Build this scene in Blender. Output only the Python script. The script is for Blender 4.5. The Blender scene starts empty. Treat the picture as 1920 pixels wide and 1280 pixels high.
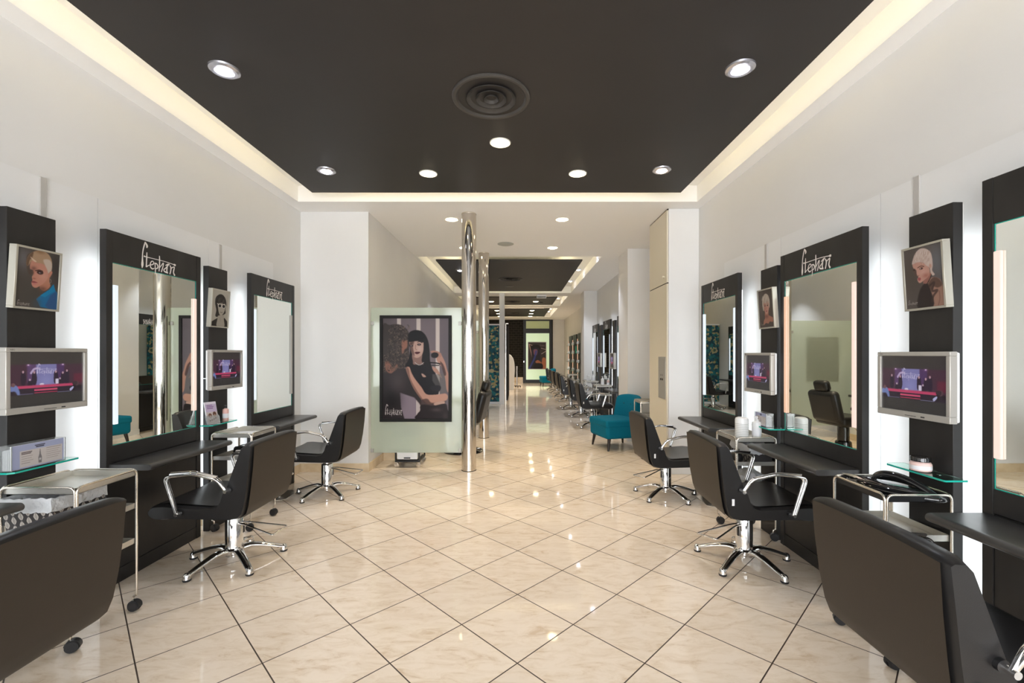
import bpy, math, random
import numpy as np
from mathutils import Vector, Matrix
random.seed(7)
scene = bpy.context.scene
COL = scene.collection
PI = math.pi

# ------------------------------------------------------------------ camera, world, exposure
cam_data = bpy.data.cameras.new('camera')
cam_data.sensor_width = 36.0
cam_data.lens = 835.0 / 1920.0 * 36.0
cam_data.shift_x = -12.0 / 1920.0
cam_data.shift_y = 24.0 / 1920.0
cam_data.clip_start = 0.05
cam = bpy.data.objects.new('camera', cam_data)
cam.location = (0, 0, 1.4)
cam.rotation_euler = (PI / 2, 0, 0)
COL.objects.link(cam)
scene.camera = cam
scene.view_settings.view_transform = 'Standard'
scene.view_settings.look = 'None'
scene.view_settings.exposure = 1.0
scene.view_settings.gamma = 1.0
scene.view_settings.use_curve_mapping = False
world = bpy.data.worlds.new('world')
scene.world = world
world.use_nodes = True
world.node_tree.nodes['Background'].inputs[0].default_value = (0.93, 0.96, 1.0, 1)
world.node_tree.nodes['Background'].inputs[1].default_value = 5.0

# brightness knobs
K_SPOT = 0.38      # downlights
K_COVE = 1.0      # cove strips
K_BACK = 1.0      # strips behind the mirror towers
K_BAR = 1.0       # light bars on the mirrors


def lin(r, g, b):
    f = lambda c: (c / 255.0 / 12.92) if c / 255.0 <= 0.04045 else ((c / 255.0 + 0.055) / 1.055) ** 2.4
    return (f(r), f(g), f(b), 1.0)

# ------------------------------------------------------------------ materials
MATS = {}


def mat(name, col=(0.8, 0.8, 0.8, 1), rough=0.5, metal=0.0, emit=None, estr=0.0, trans=0.0, ior=1.45, spec=0.5, coat=0.0, coat_rough=0.05, alpha=1.0):
    m = bpy.data.materials.new(name)
    m.use_nodes = True
    b = m.node_tree.nodes['Principled BSDF']
    b.inputs['Base Color'].default_value = col
    b.inputs['Roughness'].default_value = rough
    b.inputs['Metallic'].default_value = metal
    b.inputs['IOR'].default_value = ior
    b.inputs['Specular IOR Level'].default_value = spec
    b.inputs['Transmission Weight'].default_value = trans
    b.inputs['Coat Weight'].default_value = coat
    b.inputs['Coat Roughness'].default_value = coat_rough
    b.inputs['Alpha'].default_value = alpha
    if emit:
        b.inputs['Emission Color'].default_value = emit
        b.inputs['Emission Strength'].default_value = estr
    MATS[name] = m
    return m


def nt(m):
    return m.node_tree.nodes, m.node_tree.links, m.node_tree.nodes['Principled BSDF']


def add_noise_bump(m, scale, strength, dist=0.002, detail=4):
    n, l, b = nt(m)
    tc = n.new('ShaderNodeTexCoord')
    t = n.new('ShaderNodeTexNoise')
    t.inputs['Scale'].default_value = scale
    t.inputs['Detail'].default_value = detail
    bp = n.new('ShaderNodeBump')
    bp.inputs['Strength'].default_value = strength
    bp.inputs['Distance'].default_value = dist
    l.new(tc.outputs['Object'], t.inputs['Vector'])
    l.new(t.outputs['Fac'], bp.inputs['Height'])
    l.new(bp.outputs['Normal'], b.inputs['Normal'])


def add_tone(m, c1, c2, scale, vec=(1, 1, 1), detail=4, lo=0.35, hi=0.65):
    n, l, b = nt(m)
    tc = n.new('ShaderNodeTexCoord')
    mp = n.new('ShaderNodeMapping')
    mp.inputs['Scale'].default_value = vec
    t = n.new('ShaderNodeTexNoise')
    t.inputs['Scale'].default_value = scale
    t.inputs['Detail'].default_value = detail
    r = n.new('ShaderNodeValToRGB')
    r.color_ramp.elements[0].position = lo
    r.color_ramp.elements[0].color = c1
    r.color_ramp.elements[1].position = hi
    r.color_ramp.elements[1].color = c2
    l.new(tc.outputs['Object'], mp.inputs['Vector'])
    l.new(mp.outputs['Vector'], t.inputs['Vector'])
    l.new(t.outputs['Fac'], r.inputs['Fac'])
    l.new(r.outputs['Color'], b.inputs['Base Color'])


mat('wall_paint', (0.80, 0.785, 0.76, 1), 0.6)
add_tone(MATS['wall_paint'], (0.745, 0.735, 0.715, 1), (0.775, 0.765, 0.745, 1), 1.3)
mat('panel_white', (0.79, 0.79, 0.78, 1), 0.35)
add_tone(MATS['panel_white'], (0.78, 0.775, 0.765, 1), (0.805, 0.80, 0.79, 1), 2.0)
mat('ceiling_white', (0.90, 0.89, 0.87, 1), 0.7)
mat('ceiling_dark', (0.04, 0.036, 0.033, 1), 0.55)
add_tone(MATS['ceiling_dark'], (0.026, 0.0228, 0.0212, 1), (0.030, 0.0265, 0.0248, 1), 1.1)
mat('laminate', (0.024, 0.0225, 0.0215, 1), 0.40, spec=0.35)
add_tone(MATS['laminate'], (0.021, 0.0195, 0.019, 1), (0.027, 0.0255, 0.0245, 1), 9.0, (1, 1, 0.25))
mat('laminate_top', (0.03, 0.029, 0.029, 1), 0.3, spec=0.7)
add_tone(MATS['laminate_top'], (0.024, 0.023, 0.023, 1), (0.055, 0.052, 0.050, 1), 8.0, (1, 0.4, 1), 6)
mat('leather', (0.0115, 0.0108, 0.011, 1), 0.36, spec=0.45)
mat('leather_seat', (0.016, 0.015, 0.0152, 1), 0.30, spec=0.6)
add_noise_bump(MATS['leather'], 260, 0.25, 0.0008)
mat('leather_back', (0.030, 0.0225, 0.016, 1), 0.5, spec=0.4)
add_noise_bump(MATS['leather_back'], 220, 0.2, 0.0008)
mat('chrome', (0.82, 0.81, 0.80, 1), 0.07, 1.0)
mat('column_steel', (0.62, 0.58, 0.53, 1), 0.07, 1.0)
mat('nickel', (0.78, 0.73, 0.65, 1), 0.22, 1.0)
mat('tray_metal', (0.62, 0.60, 0.55, 1), 0.35, 0.8)
add_noise_bump(MATS['tray_metal'], 180, 0.35, 0.001)
mat('black_plastic', (0.015, 0.015, 0.016, 1), 0.35)
mat('black_gloss', (0.010, 0.010, 0.011, 1), 0.08, coat=0.6)
mat('rubber', (0.02, 0.02, 0.022, 1), 0.55)
mat('mirror_glass', (0.86, 0.89, 0.85, 1), 0.0, 1.0)
mat('silver_plastic', (0.44, 0.42, 0.385, 1), 0.35, 0.3)
mat('white_plastic', (0.80, 0.80, 0.80, 1), 0.35)
mat('frame_silver', (0.48, 0.455, 0.39, 1), 0.4, 0.5)
mat('glass_green', (0.55, 0.92, 0.80, 1), 0.02, trans=1.0, ior=1.5)
mat('glass_edge', (0.02, 0.42, 0.32, 1), 0.15, emit=None)
mat('clear_acrylic', (0.95, 0.97, 0.97, 1), 0.05, trans=0.9, ior=1.45)
mat('white_logo', (0.82, 0.78, 0.74, 1), 0.5)
mat('teal_fabric', (0.0, 0.125, 0.20, 1), 0.85, spec=0.2)
add_tone(MATS['teal_fabric'], (0.0, 0.115, 0.185, 1), (0.0, 0.14, 0.22, 1), 300)
mat('teal_button', (0.0, 0.05, 0.08, 1), 0.7)
mat('dark_wood', (0.018, 0.012, 0.010, 1), 0.4)
mat('baseboard_stone', lin(214, 190, 155), 0.2)
add_tone(MATS['baseboard_stone'], lin(206, 182, 148), lin(224, 204, 172), 6)
mat('cool_strip', (1, 1, 1, 1), 0.5, emit=(0.88, 0.95, 1.0, 1), estr=3.2 * K_BACK)
mat('cove_strip', (1, 1, 1, 1), 0.5, emit=(1.0, 0.85, 0.52, 1), estr=5.8 * K_COVE)
mat('bar_cool', (0.25, 0.25, 0.25, 1), 0.5, emit=(0.80, 0.90, 1.0, 1), estr=0.44 * K_BAR)
mat('bar_pink', (0.25, 0.25, 0.25, 1), 0.5, emit=(1.0, 0.72, 0.60, 1), estr=0.42 * K_BAR)
mat('bar_peach', (0.25, 0.25, 0.25, 1), 0.5, emit=(1.0, 0.55, 0.32, 1), estr=0.38 * K_BAR)
mat('lamp_cool', (1, 1, 1, 1), 0.5, emit=(0.88, 0.88, 1.0, 1), estr=12)
mat('lamp_warm', (1, 1, 1, 1), 0.5, emit=(1.0, 0.86, 0.55, 1), estr=12)
mat('lamp_rose', (1, 1, 1, 1), 0.5, emit=(1.0, 0.75, 0.6, 1), estr=12)
mat('ring_silver', (0.55, 0.55, 0.6, 1), 0.25, 0.8)
mat('ring_white', (0.8, 0.77, 0.7, 1), 0.4)
mat('vent_dark', (0.055, 0.05, 0.045, 1), 0.45)
mat('vent_black', (0.004, 0.004, 0.004, 1), 0.8)
mat('speaker_grey', (0.42, 0.43, 0.40, 1), 0.7)
mat('switch_metal', (0.42, 0.41, 0.38, 1), 0.45, 0.4)
mat('track_grey', (0.48, 0.46, 0.43, 1), 0.45)
mat('door_cream', (0.72, 0.66, 0.53, 1), 0.4)
mat('gap_dark', (0.03, 0.025, 0.02, 1), 0.8)
mat('rose_bottle', (0.72, 0.42, 0.37, 1), 0.35)
mat('rose_jar', (0.80, 0.58, 0.53, 1), 0.3)
mat('white_bottle', (0.80, 0.80, 0.79, 1), 0.3)
mat('paper_white', (0.80, 0.80, 0.82, 1), 0.6)
mat('plastic_bag', (0.80, 0.82, 0.84, 1), 0.3, trans=0.25)
add_noise_bump(MATS['plastic_bag'], 40, 1.0, 0.01)
mat('dark_tile', (0.012, 0.011, 0.010, 1), 0.6, spec=0.2)
mat('curtain_black', (0.012, 0.012, 0.014, 1), 0.8)
mat('lit_glass', lin(190, 205, 170), 0.15, emit=(0.62, 0.80, 0.52, 1), estr=0.28)
mat('lit_glass_dim', lin(150, 155, 110), 0.12, emit=(0.42, 0.45, 0.22, 1), estr=0.16)
mat('green_emergency', (0.0, 0.4, 0.25, 1), 0.5)
mat('grout_metal', (0.5, 0.5, 0.5, 1), 0.3, 1.0)
mat('leaf_dark', (0.05, 0.045, 0.045, 1), 0.7)
mat('towel_dark', (0.05, 0.05, 0.055, 1), 0.9)
mat('ice_strip', (1, 1, 1, 1), 0.5, emit=(0.95, 0.93, 1.0, 1), estr=7)


def frosted():
    m = bpy.data.materials.new('frosted_glass')
    m.use_nodes = True
    n, l = m.node_tree.nodes, m.node_tree.links
    n.remove(n['Principled BSDF'])
    out = n['Material Output']
    rf = n.new('ShaderNodeBsdfRefraction')
    rf.inputs['Color'].default_value = (0.86, 0.915, 0.86, 1)
    rf.inputs['Roughness'].default_value = 0.30
    rf.inputs['IOR'].default_value = 1.05
    df = n.new('ShaderNodeBsdfDiffuse')
    df.inputs['Color'].default_value = (0.74, 0.80, 0.71, 1)
    tr = n.new('ShaderNodeBsdfTranslucent')
    tr.inputs['Color'].default_value = (0.80, 0.86, 0.77, 1)
    gl = n.new('ShaderNodeBsdfGlossy')
    gl.inputs['Roughness'].default_value = 0.08
    m1 = n.new('ShaderNodeMixShader'); m1.inputs[0].default_value = 0.4
    m2 = n.new('ShaderNodeMixShader'); m2.inputs[0].default_value = 0.5
    m3 = n.new('ShaderNodeMixShader'); m3.inputs[0].default_value = 0.05
    l.new(df.outputs[0], m1.inputs[1]); l.new(tr.outputs[0], m1.inputs[2])
    l.new(m1.outputs[0], m2.inputs[1]); l.new(rf.outputs[0], m2.inputs[2])
    l.new(m2.outputs[0], m3.inputs[1]); l.new(gl.outputs[0], m3.inputs[2])
    l.new(m3.outputs[0], out.inputs[0])
    MATS['frosted_glass'] = m


frosted()


def floor_material():
    m = mat('floor_tiles', (0.7, 0.6, 0.45, 1), 0.09, spec=0.55)
    n, l, b = nt(m)
    tc = n.new('ShaderNodeTexCoord')
    sp = n.new('ShaderNodeSeparateXYZ')
    l.new(tc.outputs['Object'], sp.inputs[0])
    P = 0.578

    def math_node(op, a, bb=None, cc=None):
        q = n.new('ShaderNodeMath'); q.operation = op
        for i, v in enumerate((a, bb, cc)):
            if v is None:
                continue
            if isinstance(v, (int, float)):
                q.inputs[i].default_value = v
            else:
                l.new(v, q.inputs[i])
        return q.outputs[0]
    s = math_node('ADD', sp.outputs[0], sp.outputs[1])
    d = math_node('SUBTRACT', sp.outputs[1], sp.outputs[0])
    sa = math_node('DIVIDE', math_node('SUBTRACT', s, 0.858 - 20 * P), P)
    da = math_node('DIVIDE', math_node('SUBTRACT', d, 0.868 - 20 * P), P)
    def edge(v):
        f = math_node('FRACT', v)
        g = math_node('SUBTRACT', 1.0, f)
        return math_node('MINIMUM', f, g)
    e = math_node('MINIMUM', edge(sa), edge(da))
    gro = math_node('LESS_THAN', e, 0.0072)
    # per-tile variation
    fa = math_node('FLOOR', sa); fb = math_node('FLOOR', da)
    comb = n.new('ShaderNodeCombineXYZ'); l.new(fa, comb.inputs[0]); l.new(fb, comb.inputs[1])
    wn = n.new('ShaderNodeTexWhiteNoise'); wn.noise_dimensions = '3D'; l.new(comb.outputs[0], wn.inputs['Vector'])
    # offset texture space per tile, streaks across
    mp = n.new('ShaderNodeMapping'); mp.inputs['Rotation'].default_value = (0, 0, 0.15); mp.inputs['Scale'].default_value = (2.6, 7.5, 1)
    addv = n.new('ShaderNodeVectorMath'); addv.operation = 'MULTIPLY_ADD'
    l.new(wn.outputs['Color'], addv.inputs[0]); addv.inputs[1].default_value = (7, 7, 7); l.new(tc.outputs['Object'], addv.inputs[2])
    l.new(addv.outputs[0], mp.inputs['Vector'])
    n1 = n.new('ShaderNodeTexNoise'); n1.inputs['Scale'].default_value = 2.6; n1.inputs['Detail'].default_value = 8; n1.inputs['Roughness'].default_value = 0.72
    n1.inputs['Distortion'].default_value = 0.8
    l.new(mp.outputs[0], n1.inputs['Vector'])
    r = n.new('ShaderNodeValToRGB')
    r.color_ramp.elements[0].position = 0.33; r.color_ramp.elements[0].color = lin(208, 186, 160)
    r.color_ramp.elements[1].position = 0.56; r.color_ramp.elements[1].color = lin(229, 214, 195)
    e3 = r.color_ramp.elements.new(0.43); e3.color = lin(222, 205, 183)
    l.new(n1.outputs['Fac'], r.inputs['Fac'])
    hsv = n.new('ShaderNodeHueSaturation')
    vv = math_node('MULTIPLY_ADD', wn.outputs['Value'], 0.06, 0.97)
    l.new(vv, hsv.inputs['Value']); l.new(r.outputs['Color'], hsv.inputs['Color'])
    mx = n.new('ShaderNodeMix'); mx.data_type = 'RGBA'
    l.new(gro, mx.inputs[0]); l.new(hsv.outputs[0], mx.inputs[6]); mx.inputs[7].default_value = lin(58, 44, 32)
    l.new(mx.outputs[2], b.inputs['Base Color'])
    rr = math_node('MULTIPLY_ADD', gro, 0.5, 0.05)
    l.new(rr, b.inputs['Roughness'])
    return m


floor_material()


def pattern_material():
    m = mat('teal_pattern', (0, 0.2, 0.2, 1), 0.6)
    n, l, b = nt(m)
    tc = n.new('ShaderNodeTexCoord')
    mp = n.new('ShaderNodeMapping'); mp.inputs['Scale'].default_value = (17, 17, 17); mp.inputs['Rotation'].default_value = (0, 0.6, 0)
    v = n.new('ShaderNodeTexVoronoi'); v.inputs['Scale'].default_value = 1.0
    l.new(tc.outputs['Object'], mp.inputs[0]); l.new(mp.outputs[0], v.inputs['Vector'])
    sp = n.new('ShaderNodeSeparateColor'); l.new(v.outputs['Color'], sp.inputs[0])
    r = n.new('ShaderNodeValToRGB'); r.color_ramp.interpolation = 'CONSTANT'
    e = r.color_ramp.elements
    e[0].position = 0; e[0].color = lin(12, 62, 78)
    e[1].position = 0.3; e[1].color = lin(25, 110, 115)
    for p, c in ((0.5, lin(10, 85, 100)), (0.64, lin(165, 155, 110)), (0.80, lin(60, 90, 75)), (0.88, lin(180, 168, 130))):
        q = e.new(p); q.color = c
    l.new(sp.outputs[0], r.inputs[0]); l.new(r.outputs[0], b.inputs['Base Color'])


pattern_material()


def brick_material():
    m = MATS['dark_tile']
    n, l, b = nt(m)
    tc = n.new('ShaderNodeTexCoord')
    mp = n.new('ShaderNodeMapping'); mp.inputs['Rotation'].default_value = (PI / 2, 0, 0)
    br = n.new('ShaderNodeTexBrick')
    br.inputs['Color1'].default_value = (0.012, 0.011, 0.010, 1)
    br.inputs['Color2'].default_value = (0.018, 0.016, 0.014, 1)
    br.inputs['Mortar'].default_value = (0.06, 0.055, 0.045, 1)
    br.inputs['Scale'].default_value = 2.2
    br.inputs['Mortar Size'].default_value = 0.012
    l.new(tc.outputs['Object'], mp.inputs[0]); l.new(mp.outputs[0], br.inputs['Vector']); l.new(br.outputs['Color'], b.inputs['Base Color'])


brick_material()


def color_mat(name, rough=0.4, coat=0.0, emit=0.0):
    m = mat(name, (1, 1, 1, 1), rough, coat=coat)
    n, l, b = nt(m)
    a = n.new('ShaderNodeAttribute'); a.attribute_name = 'Col'
    if emit > 0:
        b.inputs['Base Color'].default_value = (0.01, 0.01, 0.01, 1)
        l.new(a.outputs['Color'], b.inputs['Emission Color'])
        b.inputs['Emission Strength'].default_value = emit
    else:
        l.new(a.outputs['Color'], b.inputs['Base Color'])
    return m


color_mat('print_gloss', 0.3)
MATS['print_gloss'].node_tree.nodes['Principled BSDF'].inputs['Specular IOR Level'].default_value = 0.15
mat('frame_black', (0.012, 0.0115, 0.011, 1), 0.5, spec=0.2)
color_mat('print_matte', 0.5)
color_mat('screen_image', 0.2, emit=0.34)

# ------------------------------------------------------------------ mesh helpers


class MB:
    def __init__(self):
        self.v = []; self.f = []

    def quad(self, a, b, c, d):
        i = len(self.v); self.v += [tuple(a), tuple(b), tuple(c), tuple(d)]; self.f.append((i, i + 1, i + 2, i + 3)); return self

    def box(self, x0, x1, y0, y1, z0, z1):
        i = len(self.v)
        self.v += [(x0, y0, z0), (x1, y0, z0), (x1, y1, z0), (x0, y1, z0), (x0, y0, z1), (x1, y0, z1), (x1, y1, z1), (x0, y1, z1)]
        for q in ((0, 3, 2, 1), (4, 5, 6, 7), (0, 1, 5, 4), (1, 2, 6, 5), (2, 3, 7, 6), (3, 0, 4, 7)):
            self.f.append(tuple(i + k for k in q))
        return self

    def loft(self, rings, cap=True, closed=True):
        i = len(self.v); n = len(rings[0])
        for r in rings:
            self.v += [tuple(p) for p in r]
        for a in range(len(rings) - 1):
            for k in range(n if closed else n - 1):
                k2 = (k + 1) % n
                self.f.append((i + a * n + k, i + a * n + k2, i + (a + 1) * n + k2, i + (a + 1) * n + k))
        if cap:
            self.f.append(tuple(i + k for k in reversed(range(n))))
            self.f.append(tuple(i + (len(rings) - 1) * n + k for k in range(n)))
        return self

    def cyl(self, p0, p1, r0, r1=None, n=20, cap=True):
        r1 = r0 if r1 is None else r1
        p0 = Vector(p0); p1 = Vector(p1); d = (p1 - p0).normalized()
        u = d.orthogonal().normalized(); w = d.cross(u)
        R = lambda p, r: [p + (u * math.cos(2 * PI * k / n) + w * math.sin(2 * PI * k / n)) * r for k in range(n)]
        return self.loft([R(p0, r0), R(p1, r1)], cap)

    def tube(self, pts, r, n=10, closed=False, flat=None):
        P = [Vector(p) for p in pts]; m = len(P); rings = []; up = None
        for k in range(m):
            if closed:
                d = (P[(k + 1) % m] - P[k - 1])
            else:
                d = P[min(k + 1, m - 1)] - P[max(k - 1, 0)]
            d.normalize()
            if up is None:
                up = d.orthogonal().normalized() if flat is None else Vector(flat)
            up = (up - d * up.dot(d)).normalized()
            w = d.cross(up)
            rr = r[k] if isinstance(r, list) else r
            ra, rb = (rr, rr) if not isinstance(rr, tuple) else rr
            rings.append([P[k] + up * (ra * math.cos(2 * PI * j / n)) + w * (rb * math.sin(2 * PI * j / n)) for j in range(n)])
        if closed:
            rings.append(rings[0])
        return self.loft(rings, not closed)

    def lathe(self, prof, c=(0, 0, 0), n=28, cap=True):
        rings = [[(c[0] + r * math.cos(2 * PI * k / n), c[1] + r * math.sin(2 * PI * k / n), c[2] + z) for k in range(n)] for r, z in prof]
        return self.loft(rings, cap)

    def prism_y(self, poly, y0, y1):       # poly in x,z
        return self.loft([[(x, y0, z) for x, z in poly], [(x, y1, z) for x, z in poly]])

    def prism_z(self, poly, z0, z1):
        return self.loft([[(x, y, z0) for x, y in poly], [(x, y, z1) for x, y in poly]])

    def xform(self, M):
        self.v = [tuple(M @ Vector(p)) for p in self.v]; return self

    def build(self, name, m, parent=None, bevel=0.0, seg=2, smooth=True, subsurf=0, angle=35, loc=None):
        me = bpy.data.meshes.new(name)
        me.from_pydata(self.v, [], self.f)
        me.validate()
        me.update()
        import bmesh
        bm = bmesh.new(); bm.from_mesh(me)
        bmesh.ops.recalc_face_normals(bm, faces=bm.faces)
        bm.to_mesh(me); bm.free()
        me.materials.append(MATS[m] if isinstance(m, str) else m)
        if smooth:
            me.polygons.foreach_set('use_smooth', [True] * len(me.polygons))
            me.set_sharp_from_angle(angle=math.radians(angle))
        o = bpy.data.objects.new(name, me)
        COL.objects.link(o)
        if loc is not None:
            o.location = loc
        if parent:
            o.parent = parent
        if bevel:
            b = o.modifiers.new('bevel', 'BEVEL'); b.width = bevel; b.segments = seg; b.limit_method = 'ANGLE'; b.angle_limit = math.radians(40)
            b.harden_normals = False
        if subsurf:
            s = o.modifiers.new('sub', 'SUBSURF'); s.levels = subsurf; s.render_levels = subsurf
        return o


def rp(*pts, r=0.02, n=5):
    """rounded polyline through pts"""
    P = [Vector(p) for p in pts]; out = [P[0]]
    for a, b, c in zip(P, P[1:], P[2:]):
        d1 = (a - b); d2 = (c - b)
        q = min(r, d1.length * 0.49, d2.length * 0.49)
        s = b + d1.normalized() * q; e = b + d2.normalized() * q
        for k in range(n + 1):
            t = k / n
            out.append(s * (1 - t) ** 2 + b * 2 * t * (1 - t) + e * t * t)
    out.append(P[-1]); return out


def crp(pts, n=8, closed=False):
    """Catmull-Rom resample (any dimension)"""
    A = np.array(pts, float); m = len(A); out = []
    rng = range(m) if closed else range(m - 1)
    for i in rng:
        if closed:
            p0, p1, p2, p3 = A[i - 1], A[i], A[(i + 1) % m], A[(i + 2) % m]
        else:
            p0, p1, p2, p3 = A[max(i - 1, 0)], A[i], A[i + 1], A[min(i + 2, m - 1)]
        for k in range(n):
            t = k / n
            out.append(0.5 * ((2 * p1) + (-p0 + p2) * t + (2 * p0 - 5 * p1 + 4 * p2 - p3) * t * t + (-p0 + 3 * p1 - 3 * p2 + p3) * t ** 3))
    if not closed:
        out.append(A[-1])
    return [tuple(p) for p in out]


def thing(name, label, cat, loc=(0, 0, 0), rz=0.0, group=None):
    o = bpy.data.objects.new(name, None); COL.objects.link(o)
    o.empty_display_size = 0.1
    o.location = loc; o.rotation_euler = (0, 0, rz)
    return tag(o, label, cat, group)


def tag(o, label, cat, group=None):
    o['label'] = label; o['category'] = cat
    if group:
        o['group'] = group
    return o


def structure(name, mb, m, bevel=0.0):
    o = mb.build(name, m, bevel=bevel, smooth=False)
    o['kind'] = 'structure'
    return o


def dup(root, loc, rz, label, group=None):
    r = root.copy(); COL.objects.link(r); r.location = loc; r.rotation_euler = (0, 0, rz)
    r['label'] = label
    if group:
        r['group'] = group
    for ch in list(root.children):
        c = ch.copy(); COL.objects.link(c); c.parent = r
        for g in list(ch.children):
            d = g.copy(); COL.objects.link(d); d.parent = c
    return r

# ------------------------------------------------------------------ lettering


CROP_STROKES = [
    [(305, 215, 30), (278, 330, 34), (252, 480, 28), (240, 620, 26), (240, 750, 40), (238, 860, 60), (232, 955, 14)],
    [(308, 212, 22), (345, 285, 52), (335, 345, 22)],
    [(275, 612, 40), (300, 608, 24), (400, 577, 17), (640, 488, 15), (850, 415, 15), (1000, 377, 20), (1035, 368, 50), (1065, 360, 40)],
    [(342, 470, 20), (338, 600, 32), (332, 760, 30), (328, 875, 36)],
    [(330, 870, 26), (380, 805, 20), (440, 740, 16)],
    [(425, 765, 18), (480, 715, 24), (508, 660, 22), (480, 625, 20), (440, 670, 24), (420, 760, 28), (435, 830, 30), (480, 842, 28), (520, 795, 12)],
    [(535, 635, 26), (540, 760, 26), (545, 860, 26), (538, 962, 18)],
    [(535, 655, 22), (575, 638, 28), (608, 690, 32), (592, 755, 28), (548, 800, 18)],
    [(645, 365, 26), (648, 500, 34), (645, 650, 32), (635, 815, 24)],
    [(645, 715, 18), (700, 595, 22), (742, 515, 28), (735, 610, 26), (692, 805, 30)],
    [(908, 435, 18), (860, 470, 30), (800, 545, 22)],
    [(880, 470, 24), (805, 620, 26), (755, 700, 26), (775, 742, 34), (855, 738, 34)],
    [(850, 490, 22), (838, 600, 34), (832, 690, 34), (858, 748, 22)],
    [(912, 465, 22), (940, 530, 38), (932, 640, 34), (912, 738, 34)],
    [(928, 560, 20), (980, 490, 24), (1033, 445, 26), (1015, 560, 34), (1010, 640, 34), (1042, 705, 44)],
]


def logo_strokes():
    out = []
    for st in CROP_STROKES:
        pts = []
        for x, y, w in st:
            s = 0.375 - 0.1 * (y - 150) / 900.0
            yy = y + s * (x - 235)
            pts.append(((x - 205) / 870.0, (960 - yy) / 755.0 * 0.62, w / 870.0 * 0.85))
        out.append(crp(pts, 6))
    return out


LOGO = logo_strokes()      # x 0..1, y 0..0.62, widths


def ribbon_polys():
    polys = []
    for st in LOGO:
        for (x0, y0, w0), (x1, y1, w1) in zip(st, st[1:]):
            d = math.hypot(x1 - x0, y1 - y0) or 1e-6
            nx, ny = -(y1 - y0) / d, (x1 - x0) / d
            ex, ey = (x1 - x0) / d * w0 * 0.15, (y1 - y0) / d * w0 * 0.15
            polys.append([(x0 - ex + nx * w0 / 2, y0 - ey + ny * w0 / 2), (x0 - ex - nx * w0 / 2, y0 - ey - ny * w0 / 2),
                          (x1 + ex - nx * w1 / 2, y1 + ey - ny * w1 / 2), (x1 + ex + nx * w1 / 2, y1 + ey + ny * w1 / 2)])
    return polys


LOGO_POLYS = ribbon_polys()


def logo_mesh(origin, du, dv, width):
    """quads of the logo: origin lower-left corner, du/dv unit vectors"""
    mb = MB(); o = Vector(origin); du = Vector(du); dv = Vector(dv)
    nrm = du.cross(dv)
    for i, pl in enumerate(LOGO_POLYS):
        mb.quad(*[o + du * (x * width) + dv * (y * width) + nrm * (0.00002 * (i % 7)) for x, y in pl])
    return mb

# ------------------------------------------------------------------ painter (prints and screens)


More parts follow.
